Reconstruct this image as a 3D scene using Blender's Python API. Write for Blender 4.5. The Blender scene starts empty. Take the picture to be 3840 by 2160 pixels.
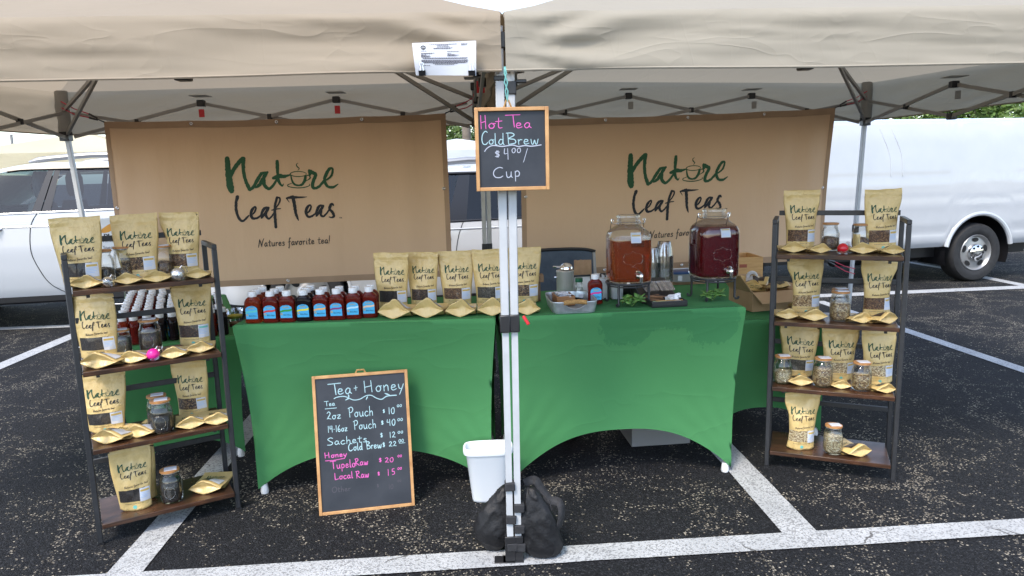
import bpy, bmesh, math, random
from mathutils import Vector, Matrix, noise
random.seed(7)
SC = bpy.context.scene
COL = SC.collection
R = math.radians

# ---------------------------------------------------------------- camera, world, sun, exposure
FN, PITCH, ROLL, CH = 2659.1, 0.1628, 0.0262, 1.3698     # focal length in px of the 3840 px wide photograph
_cp, _sp, _cr, _sr = math.cos(PITCH), math.sin(PITCH), math.cos(ROLL), math.sin(ROLL)
CX = Vector((1, 0, 0)); CU = Vector((0, _sp, _cp)); CF = Vector((0, _cp, -_sp))
cam_r = CX * _cr - CU * _sr
cam_u = CX * _sr + CU * _cr
cam = bpy.data.objects.new('camera', bpy.data.cameras.new('camera'))
COL.objects.link(cam)
m = Matrix((cam_r, cam_u, -CF)).transposed().to_4x4()
m.translation = Vector((0, 0, CH))
cam.matrix_world = m
cam.data.sensor_width = 36.0
cam.data.lens = FN / 3840 * 36
cam.data.clip_start = 0.05
cam.data.clip_end = 3000
SC.camera = cam

SUN_EL, SUN_AZ = R(55), R(-148)      # azimuth from +Y (away from the camera) towards +X
sun_dir = Vector((math.sin(SUN_AZ) * math.cos(SUN_EL), math.cos(SUN_AZ) * math.cos(SUN_EL), math.sin(SUN_EL)))
W = bpy.data.worlds.new('World'); SC.world = W; W.use_nodes = True
nt = W.node_tree
bg = nt.nodes['Background']
sky = nt.nodes.new('ShaderNodeTexSky'); sky.sky_type = 'NISHITA'; sky.sun_disc = False
sky.sun_elevation = SUN_EL; sky.sun_rotation = SUN_AZ
sky.air_density = 1.0; sky.dust_density = 1.0; sky.ozone_density = 1.0
hsv = nt.nodes.new('ShaderNodeHueSaturation'); hsv.inputs['Saturation'].default_value = .85
nt.links.new(sky.outputs[0], hsv.inputs['Color']); nt.links.new(hsv.outputs[0], bg.inputs[0])
bg.inputs[1].default_value = 0.15
sun = bpy.data.objects.new('sun', bpy.data.lights.new('sun', 'SUN')); COL.objects.link(sun)
sun.data.energy = 1.2; sun.data.angle = R(14); sun.data.color = (1.0, 0.90, 0.76)
sun.rotation_euler = (-sun_dir).to_track_quat('-Z', 'Y').to_euler()
SC.view_settings.view_transform = 'Standard'; SC.view_settings.look = 'None'
SC.view_settings.exposure = 1.65; SC.view_settings.gamma = 1.0
SC.render.engine = 'CYCLES'
SC.cycles.use_denoising = True
SC.cycles.max_bounces = 12; SC.cycles.transparent_max_bounces = 24
SC.cycles.caustics_reflective = False; SC.cycles.caustics_refractive = False
SC.cycles.sample_clamp_indirect = 6.0

# ---------------------------------------------------------------- helpers
def ray(x, y):
    """direction through a point of the photograph (3840 x 2160 pixel coordinates)"""
    a, b = (x - 1920) / FN, (1080 - y) / FN
    return CF + cam_r * a + cam_u * b
O = Vector((0, 0, CH))
def G(x, y, z=0.0):
    d = ray(x, y); return O + d * ((z - CH) / d.z)
def PL(x, y, p, n):
    d = ray(x, y); return O + d * ((Vector(p) - O).dot(n) / d.dot(n))
def PY(x, y, Y):
    d = ray(x, y); return O + d * (Y / d.y)
def V(*a): return Vector(a)
def lerp(a, b, t): return a + (b - a) * t
def sstep(a, b, x):
    t = min(1, max(0, (x - a) / (b - a))); return t * t * (3 - 2 * t)
def rotz(a): return Matrix.Rotation(a, 3, 'Z')
def axes(a): return V(math.cos(a), math.sin(a), 0), V(-math.sin(a), math.cos(a), 0)
def nz(x, y=0, z=0, s=1): return noise.noise(Vector((x * s, y * s, z * s)))

class MB:
    def __init__(s): s.v = []; s.f = []
    def add(s, vs, fs):
        n = len(s.v); s.v += [tuple(p) for p in vs]; s.f += [tuple(i + n for i in f) for f in fs]; return s
    def box(s, c, d, rot=None):
        c = Vector(c); h = Vector(d) / 2; vs = []
        for i in range(8):
            p = V(h.x * (1 if i & 1 else -1), h.y * (1 if i & 2 else -1), h.z * (1 if i & 4 else -1))
            vs.append(c + (rot @ p if rot else p))
        return s.add(vs, [(0, 2, 3, 1), (4, 5, 7, 6), (0, 1, 5, 4), (2, 6, 7, 3), (0, 4, 6, 2), (1, 3, 7, 5)])
    def bar(s, p, q, w, h=None, up=None):
        h = h or w; p, q = Vector(p), Vector(q); d = (q - p).normalized()
        up = up or (V(0, 0, 1) if abs(d.z) < .95 else V(0, 1, 0))
        a = d.cross(up).normalized(); b = a.cross(d)
        vs = [e + a * (w / 2 * i) + b * (h / 2 * j) for e in (p, q) for i, j in ((-1, -1), (1, -1), (1, 1), (-1, 1))]
        return s.add(vs, [(3, 2, 1, 0), (4, 5, 6, 7)] + [(i, (i + 1) % 4, 4 + (i + 1) % 4, 4 + i) for i in range(4)])
    def tube(s, pts, r, n=8, closed=False):
        pts = [Vector(p) for p in pts]; k = len(pts); rs = r if isinstance(r, (list, tuple)) else [r] * k
        t0 = (pts[1] - pts[0]).normalized(); up = V(0, 0, 1) if abs(t0.z) < .9 else V(1, 0, 0)
        a = t0.cross(up).normalized(); vs = []
        for i, p in enumerate(pts):
            if closed: t = pts[(i + 1) % k] - pts[i - 1]
            else: t = pts[min(i + 1, k - 1)] - pts[max(i - 1, 0)]
            t = t.normalized() if t.length > 1e-9 else t0
            a = (a - t * a.dot(t)).normalized(); b = t.cross(a)
            for j in range(n):
                th = 2 * math.pi * j / n; vs.append(p + (a * math.cos(th) + b * math.sin(th)) * rs[i])
        fs = []
        for i in range(k if closed else k - 1):
            for j in range(n):
                A = i * n + j; B = i * n + (j + 1) % n; i2 = (i + 1) % k
                fs.append((A, B, i2 * n + (j + 1) % n, i2 * n + j))
        if not closed: fs += [tuple(range(n - 1, -1, -1)), tuple((k - 1) * n + j for j in range(n))]
        return s.add(vs, fs)
    def lathe(s, prof, n=24, c=(0, 0, 0), e=2.0, sx=1, sy=1, cap=(True, True)):
        """prof: (radius, z) or (rx, ry, z); e: superellipse exponent"""
        c = Vector(c); vs = []
        for p in prof:
            rx, ry, z = (p[0], p[0], p[1]) if len(p) == 2 else p
            for j in range(n):
                th = 2 * math.pi * (j + .5) / n; ct, st = math.cos(th), math.sin(th)
                k = (abs(ct) ** e + abs(st) ** e) ** (-1 / e)
                vs.append(c + V(rx * sx * k * ct, ry * sy * k * st, z))
        fs = [(i * n + j, i * n + (j + 1) % n, (i + 1) * n + (j + 1) % n, (i + 1) * n + j) for i in range(len(prof) - 1) for j in range(n)]
        if cap[0]: fs.append(tuple(range(n - 1, -1, -1)))
        if cap[1]: fs.append(tuple((len(prof) - 1) * n + j for j in range(n)))
        return s.add(vs, fs)
    def grid(s, nu, nv, fn, cu=False):
        vs = [fn(i / nu, j / nv) for j in range(nv + 1) for i in range(nu + (0 if cu else 1))]
        w = nu if cu else nu + 1
        fs = [(j * w + i, j * w + (i + 1) % w, (j + 1) * w + (i + 1) % w, (j + 1) * w + i) for j in range(nv) for i in range(nu)]
        return s.add(vs, fs)
    def prism(s, poly, a, b, fn):
        """poly in 2-D, extruded from a to b; fn(x, y, t) -> point"""
        n = len(poly); vs = [fn(x, y, t) for t in (a, b) for x, y in poly]
        return s.add(vs, [tuple(range(n - 1, -1, -1)), tuple(range(n, 2 * n))] + [(i, (i + 1) % n, n + (i + 1) % n, n + i) for i in range(n)])
    def xf(s, M):
        s.v = [tuple(M @ Vector(p)) for p in s.v]; return s
    def mesh(s, name, smooth=True, ang=40):
        me = bpy.data.meshes.new(name); me.from_pydata(s.v, [], s.f); me.update()
        if smooth:
            for p in me.polygons: p.use_smooth = True
            me.set_sharp_from_angle(angle=R(ang))
        return me
    def build(s, name, mat, parent=None, world=False, smooth=True, ang=40, bev=0, fixn=True, label=None):
        if world and parent is not None:
            M = parent.matrix_basis.inverted(); s.xf(M)
        me = s.mesh(name, smooth, ang)
        if fixn:
            b = bmesh.new(); b.from_mesh(me); bmesh.ops.recalc_face_normals(b, faces=b.faces); b.to_mesh(me); b.free()
        me.materials.append(mat)
        o = bpy.data.objects.new(name, me); COL.objects.link(o)
        if parent is not None: o.parent = parent
        if bev:
            md = o.modifiers.new('bevel', 'BEVEL'); md.width = bev; md.segments = 2; md.limit_method = 'ANGLE'; md.angle_limit = R(50)
        if label: o['label'] = label
        return o

def tag(o, label, cat, group=None, kind=None):
    o['label'] = label; o['category'] = cat
    if group: o['group'] = group
    if kind: o['kind'] = kind
    return o
def thing(name, label, cat, loc=(0, 0, 0), rz=0, group=None):
    o = bpy.data.objects.new(name, None); COL.objects.link(o)
    o.empty_display_size = .05
    o.matrix_basis = Matrix.Translation(Vector(loc)) @ Matrix.Rotation(rz, 4, 'Z')
    return tag(o, label, cat, group)
def copy_tree(o, loc, rz=0, label=None, group=None, scale=1):
    c = o.copy(); COL.objects.link(c)
    c.matrix_basis = Matrix.Translation(Vector(loc)) @ Matrix.Rotation(rz, 4, 'Z') @ Matrix.Scale(scale, 4)
    if label: c['label'] = label
    if group: c['group'] = group
    for ch in o.children:
        d = ch.copy(); COL.objects.link(d); d.parent = c
        for g in ch.children:
            e = g.copy(); COL.objects.link(e); e.parent = d
    return c
def struct(o): o['kind'] = 'structure'; return o

# ---------------------------------------------------------------- materials
def mat(name, col=(.5, .5, .5), rough=.6, metal=0, **k):
    M = bpy.data.materials.new(name); M.use_nodes = True
    b = M.node_tree.nodes['Principled BSDF']
    b.inputs['Base Color'].default_value = (*col, 1); b.inputs['Roughness'].default_value = rough; b.inputs['Metallic'].default_value = metal
    for n, v in k.items(): b.inputs[n.replace('_', ' ')].default_value = v
    return M
class NT:
    def __init__(s, M): s.t = M.node_tree; s.b = s.t.nodes.get('Principled BSDF'); s.out = s.t.nodes['Material Output']
    def n(s, typ, **k):
        o = s.t.nodes.new('ShaderNode' + typ)
        for a, v in k.items():
            if a in o.inputs.keys() or a.replace('_', ' ') in o.inputs.keys(): o.inputs[a if a in o.inputs.keys() else a.replace('_', ' ')].default_value = v
            else: setattr(o, a, v)
        return o
    def l(s, a, b): s.t.links.new(a, b)
    def tex(s): return s.n('TexCoord').outputs['Object']
    def geo(s): return s.n('NewGeometry').outputs['Position']
    def noise(s, co, scale, detail=3, rough=.55):
        o = s.n('TexNoise', Scale=scale, Detail=detail, Roughness=rough); s.l(co, o.inputs['Vector']); return o.outputs['Fac']
    def vor(s, co, scale, feature='F1', out='Distance'):
        o = s.n('TexVoronoi', feature=feature, Scale=scale); s.l(co, o.inputs['Vector']); return o.outputs[out]
    def ramp(s, fac, stops, interp='LINEAR'):
        o = s.n('ValToRGB'); o.color_ramp.interpolation = interp; e = o.color_ramp.elements
        while len(e) < len(stops): e.new(.5)
        for i, (p, c) in enumerate(stops):
            e[i].position = p; e[i].color = (*c, 1) if not isinstance(c, (int, float)) else (c, c, c, 1)
        s.l(fac, o.inputs[0]); return o.outputs[0]
    def mix(s, f, a, b, bt='MIX'):
        o = s.n('MixRGB', blend_type=bt)
        for i, x in ((0, f), (1, a), (2, b)):
            if isinstance(x, (int, float)): o.inputs[i].default_value = x if i == 0 else (x, x, x, 1)
            elif isinstance(x, tuple): o.inputs[i].default_value = (*x, 1)
            else: s.l(x, o.inputs[i])
        return o.outputs[0]
    def math(s, op, a, b=0.0):
        o = s.n('Math', operation=op)
        for i, x in ((0, a), (1, b)):
            if isinstance(x, (int, float)): o.inputs[i].default_value = x
            else: s.l(x, o.inputs[i])
        return o.outputs[0]
    def bump(s, h, strength=.3, dist=.01):
        o = s.n('Bump', Strength=strength, Distance=dist); s.l(h, o.inputs['Height']); s.l(o.outputs[0], s.b.inputs['Normal']); return o
    def mapping(s, co, scale=(1, 1, 1), rot=(0, 0, 0), loc=(0, 0, 0)):
        o = s.n('Mapping'); o.inputs['Scale'].default_value = scale; o.inputs['Rotation'].default_value = rot; o.inputs['Location'].default_value = loc
        s.l(co, o.inputs['Vector']); return o.outputs[0]

def noisy(name, c1, c2, scale=8, rough=.6, bump=0, bscale=None, bdist=.004, metal=0, det=4, stretch=(1, 1, 1), **k):
    M = mat(name, c1, rough, metal, **k); t = NT(M); co = t.mapping(t.tex(), stretch)
    t.l(t.ramp(t.noise(co, scale, det), [(.3, c1), (.7, c2)]), t.b.inputs['Base Color'])
    if bump: t.bump(t.noise(co, bscale or scale * 3, 4), bump, bdist)
    return M

def fabric_translucent(name, c, trans=.35, weave=900, bs=3.0, bd=.013):
    M = mat(name, c, .9); t = NT(M); co = t.tex()
    tr = t.n('BsdfTranslucent'); tr.inputs[0].default_value = (c[0], c[1] * .97, c[2] * .92, 1)
    mx = t.n('MixShader'); mx.inputs[0].default_value = trans
    col = t.ramp(t.noise(co, 2.2, 5), [(.3, tuple(x * .93 for x in c)), (.7, c)])
    t.l(col, t.b.inputs['Base Color'])
    w = t.noise(co, bs, 5, .6)
    fine = t.noise(co, 260, 2)
    h = t.math('ADD', t.math('MULTIPLY', w, .15), t.math('MULTIPLY', fine, .02))
    for sc, rot, amp in (((1.1, 1.1, 4.2), .35, .30), ((1.6, 1.6, 5.5), -.28, .22), ((4.5, 2, 2.0), .15, .12)):      # sharp creases
        nn = t.n('TexNoise', Scale=1.5, Detail=2.0, Distortion=.6); t.l(t.mapping(co, sc, (0, rot, 0)), nn.inputs['Vector'])
        r_ = t.math('SUBTRACT', 1.0, t.math('ABSOLUTE', t.math('MULTIPLY', t.math('SUBTRACT', nn.outputs['Fac'], .5), 5.0)))
        h = t.math('ADD', h, t.math('MULTIPLY', t.math('POWER', t.math('MAXIMUM', r_, 0.0), 5.0), amp))
    t.bump(h, .4, bd)
    t.l(t.b.outputs[0], mx.inputs[1]); t.l(tr.outputs[0], mx.inputs[2]); t.l(mx.outputs[0], t.out.inputs[0])
    return M

def thin_glass(name, tint=(1, 1, 1), spec=1.0, rough=.02, extra=.0, trans=1.0, fres=.8):
    """thin clear wall: see-through with fresnel gloss"""
    M = bpy.data.materials.new(name); M.use_nodes = True; t = NT(M)
    tr = t.n('BsdfTransparent'); tr.inputs[0].default_value = (*[x * trans for x in tint], 1)
    gl = t.n('BsdfGlossy'); gl.inputs['Roughness'].default_value = rough; gl.inputs[0].default_value = (spec, spec, spec, 1)
    lw = t.n('LayerWeight'); lw.inputs[0].default_value = .32
    f = t.math('ADD', t.math('MULTIPLY', lw.outputs['Fresnel'], fres), .03 + extra)
    mx = t.n('MixShader'); t.l(f, mx.inputs[0]); t.l(tr.outputs[0], mx.inputs[1]); t.l(gl.outputs[0], mx.inputs[2]); t.l(mx.outputs[0], t.out.inputs[0])
    return M

def tea_mat(name, cols, scale=260):
    M = mat(name, cols[0], .5); t = NT(M); co = t.tex()
    wob = t.n('TexNoise', Scale=scale * .5); t.l(co, wob.inputs['Vector'])
    cm = t.mix(.35, co, wob.outputs['Color'], 'ADD') if False else co
    c = t.n('TexVoronoi', Scale=scale); t.l(t.mapping(cm, (1, 1, 1.7)), c.inputs['Vector'])
    sep = t.n('SeparateColor'); t.l(c.outputs['Color'], sep.inputs[0])
    st = [(i / max(1, len(cols)), x) for i, x in enumerate(cols)]
    base = t.ramp(sep.outputs[0], st, 'CONSTANT')
    edge = t.vor(t.mapping(cm, (1, 1, 1.7)), scale, 'DISTANCE_TO_EDGE')
    t.l(t.mix(t.ramp(edge, [(0, 1), (.16, 0)]), base, tuple(x * .25 for x in cols[0])), t.b.inputs['Base Color'])
    t.bump(c.outputs['Distance'], .6, .003)
    return M

M = {}
M['canopy'] = fabric_translucent('canopy_fabric', (.47, .392, .297), .42)
M['canopy2'] = fabric_translucent('canopy_fabric_grey', (.455, .412, .335), .36)
M['far_canopy'] = fabric_translucent('far_canopy_fabric', (.70, .63, .44), .3)
M['white_canopy'] = fabric_translucent('white_canopy_fabric', (.75, .78, .82), .3)
M['steel'] = mat('grey_painted_steel', (.30, .29, .275), .5, .1)
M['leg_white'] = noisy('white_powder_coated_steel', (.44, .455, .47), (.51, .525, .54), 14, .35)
M['leg_shade'] = noisy('shaded_white_powder_coated_steel', (.40, .40, .39), (.46, .46, .45), 14, .4)  # same white coating, shade under the canopy put into the colour
M['black_plastic'] = mat('black_plastic', (.018, .018, .02), .4)
M['black_metal'] = noisy('black_metal', (.02, .021, .024), (.03, .031, .034), 60, .42, .1, 300, .001)
M['red_plastic'] = mat('red_plastic', (.55, .02, .03), .4)
M['white_plastic'] = mat('white_plastic', (.78, .79, .80), .35)
M['kraft'] = None
M['chrome'] = mat('chrome', (.8, .8, .8), .12, 1)
M['ink_green'] = mat('dark_green_ink', (.018, .07, .035), .7)
M['ink_green_banner'] = mat('green_banner_ink', (.012, .075, .028), .7)
M['ink_black'] = mat('black_ink', (.012, .013, .017), .7)
M['ink_grey'] = mat('grey_ink', (.10, .10, .13), .7)
M['ink_brown'] = mat('brown_ink', (.05, .038, .03), .7)
M['teal'] = mat('teal_print', (.16, .48, .42), .6)
M['white_paper'] = mat('white_paper', (.60, .61, .65), .6)
M['gold_print'] = mat('gold_print', (.55, .38, .10), .6)
M['blue_print'] = mat('pale_blue_print', (.38, .52, .75), .6)
def _kraft():
    M_ = mat('kraft_paper', (.47, .335, .155), .33, 0, Specular_IOR_Level=.6); t = NT(M_); co = t.tex()
    a = t.noise(co, 30, 4); b = t.noise(t.mapping(co, (1, 1, .25)), 420, 3)
    c1 = t.ramp(a, [(.25, (.60, .425, .165)), (.75, (.70, .515, .22))])
    t.l(t.mix(t.ramp(b, [(.45, 0), (.9, .35)]), c1, (.50, .345, .13)), t.b.inputs['Base Color'])
    rd = t.n('TexNoise', Scale=17, Detail=3.0, Distortion=.8); t.l(co, rd.inputs['Vector'])
    r_ = t.math('SUBTRACT', 1.0, t.math('ABSOLUTE', t.math('MULTIPLY', t.math('SUBTRACT', rd.outputs['Fac'], .5), 6.0)))
    h = t.math('ADD', t.math('MULTIPLY', t.noise(co, 26, 5, .6), .8), t.math('MULTIPLY', t.math('POWER', t.math('MAXIMUM', r_, 0.0), 4.0), .14))
    t.bump(t.math('ADD', h, t.math('MULTIPLY', b, .03)), .5, .011)
    return M_
M['kraft'] = _kraft()
M['kraft_bag'] = noisy('brown_paper', (.36, .22, .12), (.44, .28, .16), 40, .8, .4, 60, .004)
M['cardboard'] = noisy('cardboard', (.40, .25, .13), (.46, .30, .165), 12, .8, .1, 200, .001)
M['crate_wood'] = noisy('pine_crate_wood', (.52, .28, .10), (.66, .39, .16), 9, .55, .15, 60, .002, stretch=(1, 1, 7))
M['frame_wood'] = noisy('oiled_pine_frame', (.40, .19, .07), (.62, .36, .15), 16, .5, .15, 90, .001, stretch=(1, 1, 1))
M['box_wood'] = noisy('stained_wood_box', (.26, .11, .035), (.36, .17, .06), 30, .55, .1, 120, .001, stretch=(1, 6, 6))
M['rustic_wood'] = noisy('rough_brown_log', (.13, .075, .04), (.24, .15, .085), 25, .8, .5, 90, .004, stretch=(1, 1, .3))
M['lid_wood'] = noisy('bamboo_lid', (.34, .15, .05), (.50, .26, .10), 60, .5, .1, 200, .0006, stretch=(1, 5, 1))
def _shelfwood():
    M_ = mat('rustic_brown_board', (.06, .03, .018), .3, 0, Specular_IOR_Level=.5); t = NT(M_); co = t.tex()
    g = t.noise(t.mapping(co, (3, 40, 40)), 4, 6, .65); b = t.noise(t.mapping(co, (6, 10, 10)), 1.2, 4)
    c = t.ramp(g, [(.3, (.022, .011, .007)), (.55, (.085, .038, .02)), (.8, (.15, .07, .035))])
    t.l(t.mix(t.ramp(b, [(.4, 0), (.62, .7)]), c, (.02, .011, .008)), t.b.inputs['Base Color'])
    t.l(t.ramp(b, [(.3, .24), (.7, .36)]), t.b.inputs['Roughness']); t.bump(g, .12, .001)
    return M_
M['board'] = _shelfwood()
M['brushed_steel'] = noisy('brushed_steel', (.62, .60, .56), (.72, .70, .66), 30, .32, 0, metal=.55, stretch=(8, 8, .3))
def _spandex(name, stain=None):
    M_ = mat(name, (.028, .22, .075), .85, 0, Specular_IOR_Level=.15); t = NT(M_); co = t.tex()
    base = t.ramp(t.noise(co, 1.6, 4), [(.3, (.058, .208, .074)), (.7, (.069, .232, .087))])
    wv = t.noise(co, 500, 2)
    base = t.mix(t.ramp(wv, [(.35, .0), (.75, .22)]), base, (.042, .160, .056))
    if stain:
        # wet patches that ran down from the dispensers
        sep = t.n('SeparateXYZ'); t.l(co, sep.inputs[0])
        wob = t.math('MULTIPLY', t.math('SUBTRACT', t.noise(t.mapping(co, (1.6, 1, .7)), 26, 6, .7), .5), .13)
        tot = None
        for cx, cz, rx, rz in stain:
            dx = t.math('DIVIDE', t.math('ADD', t.math('SUBTRACT', sep.outputs[0], cx), wob), rx)
            dz = t.math('DIVIDE', t.math('ADD', t.math('SUBTRACT', sep.outputs[2], cz), wob), rz)
            d = t.math('ADD', t.math('POWER', t.math('ABSOLUTE', dx), 2.5), t.math('POWER', t.math('ABSOLUTE', dz), 2.5))
            k = t.math('LESS_THAN', d, 1.0)
            tot = k if tot is None else t.math('MAXIMUM', tot, k)
        tot = t.math('MULTIPLY', tot, t.math('LESS_THAN', sep.outputs[1], .05))
        base = t.mix(t.math('MULTIPLY', tot, .38), base, (.022, .125, .052))
    t.l(base, t.b.inputs['Base Color']); 
    rd = t.n('TexNoise', Scale=2.2, Detail=2.0, Distortion=.5); t.l(t.mapping(co, (1, 1, 2.2), (0, .4, 0)), rd.inputs['Vector'])
    r_ = t.math('SUBTRACT', 1.0, t.math('ABSOLUTE', t.math('MULTIPLY', t.math('SUBTRACT', rd.outputs['Fac'], .5), 7.0)))
    hh = t.math('ADD', t.noise(co, 5, 3), t.math('MULTIPLY', t.math('POWER', t.math('MAXIMUM', r_, 0.0), 4.0), .22))
    t.bump(t.math('ADD', hh, t.math('MULTIPLY', wv, .03)), .3, .012)
    return M_
M['spandex'] = _spandex('green_stretch_fabric')
M['spandex_wet'] = _spandex('green_stretch_fabric_wet', [(.55, .73, .12, .115), (.92, .73, .12, .125), (.72, .75, .24, .07)])
def _banner():
    M_ = mat('tan_vinyl_banner', (.36, .235, .14), .72); t = NT(M_); co = t.tex()
    c = t.ramp(t.noise(co, 1.4, 4), [(.25, (.64, .43, .27)), (.8, (.71, .485, .31))])
    w = t.n('TexWave', Scale=180); w.bands_direction = 'Z'; t.l(co, w.inputs[0])
    t.l(t.mix(.05, c, w.outputs[0], 'OVERLAY'), t.b.inputs['Base Color'])
    tr = t.n('BsdfTranslucent'); tr.inputs[0].default_value = (.5, .3, .16, 1)
    mx = t.n('MixShader'); mx.inputs[0].default_value = .06
    t.bump(t.noise(t.mapping(co, (1.6, 1, .5)), 3.2, 4), .35, .03)
    t.l(t.b.outputs[0], mx.inputs[1]); t.l(tr.outputs[0], mx.inputs[2]); t.l(mx.outputs[0], t.out.inputs[0])
    return M_
M['banner'] = _banner()
M['banner_hem'] = noisy('tan_vinyl_hem', (.36, .23, .14), (.42, .275, .17), 6, .7)
M['slate'] = noisy('chalkboard_slate', (.018, .022, .03), (.036, .04, .05), 7, .55, .05, 60, .0005)
M['chalk_pink'] = mat('pink_chalk', (.66, .12, .42), .9); M['chalk_blue'] = mat('pale_blue_chalk', (.36, .54, .58), .9)
M['chalk_white'] = mat('white_chalk', (.42, .45, .53), .9); M['chalk_faint'] = mat('rubbed_out_chalk', (.085, .08, .095), .9)
def _asphalt():
    M_ = mat('asphalt', (.02, .02, .022), .85, 0, Specular_IOR_Level=.2); t = NT(M_); co = t.tex()
    fine = t.n('TexVoronoi', Scale=190); t.l(co, fine.inputs['Vector']); sep = t.n('SeparateColor'); t.l(fine.outputs['Color'], sep.inputs[0])
    base = t.ramp(sep.outputs[0], [(0, (.004, .0042, .005)), (.5, (.0095, .010, .0118)), (.85, (.020, .021, .0245)), (1, (.042, .043, .047))])
    base = t.mix(t.ramp(t.noise(co, 1.1, 5), [(.35, 0), (.7, .3)]), base, (.017, .018, .022))
    # bare aggregate along cracks and in worn patches
    dist = t.n('TexNoise', Scale=2.6, Detail=5); t.l(co, dist.inputs['Vector'])
    wc = t.n('VectorMath', operation='MULTIPLY_ADD'); t.l(dist.outputs['Color'], wc.inputs[0]); wc.inputs[1].default_value = (.55, .55, 0); t.l(co, wc.inputs[2])
    ce = t.n('TexVoronoi', feature='DISTANCE_TO_EDGE', Scale=1.15); t.l(wc.outputs[0], ce.inputs['Vector'])
    ce2 = t.n('TexVoronoi', feature='DISTANCE_TO_EDGE', Scale=3.1); t.l(wc.outputs[0], ce2.inputs['Vector'])
    crack = t.ramp(ce.outputs['Distance'], [(.0, 1), (.016, 1), (.035, .3), (.10, 0)])
    crack2 = t.ramp(ce2.outputs['Distance'], [(.0, .8), (.02, .55), (.06, 0)])
    patch = t.ramp(t.noise(co, .8, 5, .65), [(.44, .0), (.70, .8)])
    ce3 = t.n('TexVoronoi', feature='DISTANCE_TO_EDGE', Scale=9.0); t.l(wc.outputs[0], ce3.inputs['Vector'])
    crack3 = t.math('MULTIPLY', t.ramp(ce3.outputs['Distance'], [(.0, 1), (.035, .5), (.08, 0)]), t.ramp(t.noise(co, 3.2, 3), [(.50, 0), (.62, 1)]))
    dens = t.math('ADD', t.math('MULTIPLY', t.math('ADD', t.math('ADD', crack, crack2), t.math('MULTIPLY', crack3, .38)), t.math('ADD', .45, t.math('MULTIPLY', patch, .55))), t.math('MULTIPLY', patch, .018))
    dens = t.math('ADD', t.math('MULTIPLY', dens, .50), .006)
    st = t.n('TexVoronoi', Scale=135); t.l(t.mapping(co, (1, 1.0, 1)), st.inputs['Vector']); s2 = t.n('SeparateColor'); t.l(st.outputs['Color'], s2.inputs[0])
    on = t.math('LESS_THAN', s2.outputs[0], dens)
    rnd = t.math('LESS_THAN', st.outputs['Distance'], .55)
    on = t.math('MULTIPLY', on, rnd)
    stone = t.ramp(s2.outputs[1], [(0, (.06, .052, .042)), (.5, (.17, .15, .12)), (1, (.40, .36, .29))])
    t.l(t.mix(on, base, stone), t.b.inputs['Base Color'])
    h = t.math('ADD', t.math('MULTIPLY', fine.outputs['Distance'], -1), t.math('MULTIPLY', crack, -.5))
    t.bump(h, .75, .006)
    return M_
M['asphalt'] = _asphalt()
def _paint():
    M_ = mat('road_paint', (.55, .56, .57), .7); t = NT(M_); co = t.tex()
    v = t.n('TexVoronoi', Scale=170); t.l(co, v.inputs['Vector']); sp = t.n('SeparateColor'); t.l(v.outputs['Color'], sp.inputs[0])
    wear = t.ramp(t.noise(co, 2.5, 4), [(.3, .14), (.75, .42)])
    hole = t.math('LESS_THAN', sp.outputs[0], wear)
    dist = t.n('TexNoise', Scale=2.6, Detail=5); t.l(co, dist.inputs['Vector'])
    wc = t.n('VectorMath', operation='MULTIPLY_ADD'); t.l(dist.outputs['Color'], wc.inputs[0]); wc.inputs[1].default_value = (.55, .55, 0); t.l(co, wc.inputs[2])
    ce = t.n('TexVoronoi', feature='DISTANCE_TO_EDGE', Scale=1.15); t.l(wc.outputs[0], ce.inputs['Vector'])
    ck = t.math('LESS_THAN', ce.outputs['Distance'], t.math('MULTIPLY', t.math('SUBTRACT', t.noise(co, 4, 3), .46), .035))
    c = t.ramp(t.noise(co, 5, 4), [(.3, (.36, .37, .38)), (.7, (.48, .49, .50))])
    c = t.mix(t.math('MULTIPLY', hole, .55), c, (.09, .09, .095)); c = t.mix(t.math('MULTIPLY', ck, .8), c, (.06, .055, .05))
    t.l(c, t.b.inputs['Base Color']); t.bump(v.outputs['Distance'], .5, .004)
    return M_
M['paint'] = _paint()
M['car_white'] = mat('white_car_paint', (.54, .555, .57), .22, 0, Coat_Weight=.6, Coat_Roughness=.05)
M['van_white'] = noisy('white_van_paint', (.43, .445, .465), (.47, .485, .505), 3, .3, 0, Coat_Weight=.8, Coat_Roughness=.08)
M['car_trim'] = mat('black_car_trim', (.012, .012, .014), .3)
M['rubber'] = noisy('tyre_rubber', (.012, .012, .013), (.022, .022, .023), 20, .75, .3, 90, .003)
M['rim'] = mat('painted_steel_wheel', (.34, .34, .34), .35, .6)
M['glass_car'] = thin_glass('clear_car_glass', (.66, .80, .78), .9, .02, .01, fres=.3)
M['glass_tint'] = thin_glass('tinted_car_glass', (.20, .25, .34), .9, .02, .02, fres=.25)
M['glass_dark'] = thin_glass('dark_car_glass', (.02, .025, .03), .9, .02, .0, fres=.25)
M['seat'] = mat('grey_car_seat', (.05, .055, .07), .8)
M['sunshade'] = noisy('pale_sunshade', (.60, .72, .66), (.72, .80, .74), 5, .5, .6, 6, .05)
M['jar_glass'] = thin_glass('jar_glass', (.95, .97, .96), 1.0, .03, .01, fres=.55)
M['cup_plastic'] = thin_glass('clear_cup_plastic', (.86, .88, .9), .95, .08, .12)
M['milky_plastic'] = mat('milky_plastic', (.62, .65, .68), .35, 0, Transmission_Weight=.25)
M['bin_plastic'] = mat('cloudy_tub_plastic', (.42, .42, .42), .35, 0, Transmission_Weight=.45)
M['tin'] = noisy('galvanised_tin', (.36, .40, .42), (.58, .62, .64), 26, .42, .15, 30, .002, metal=.75, det=3)
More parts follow.
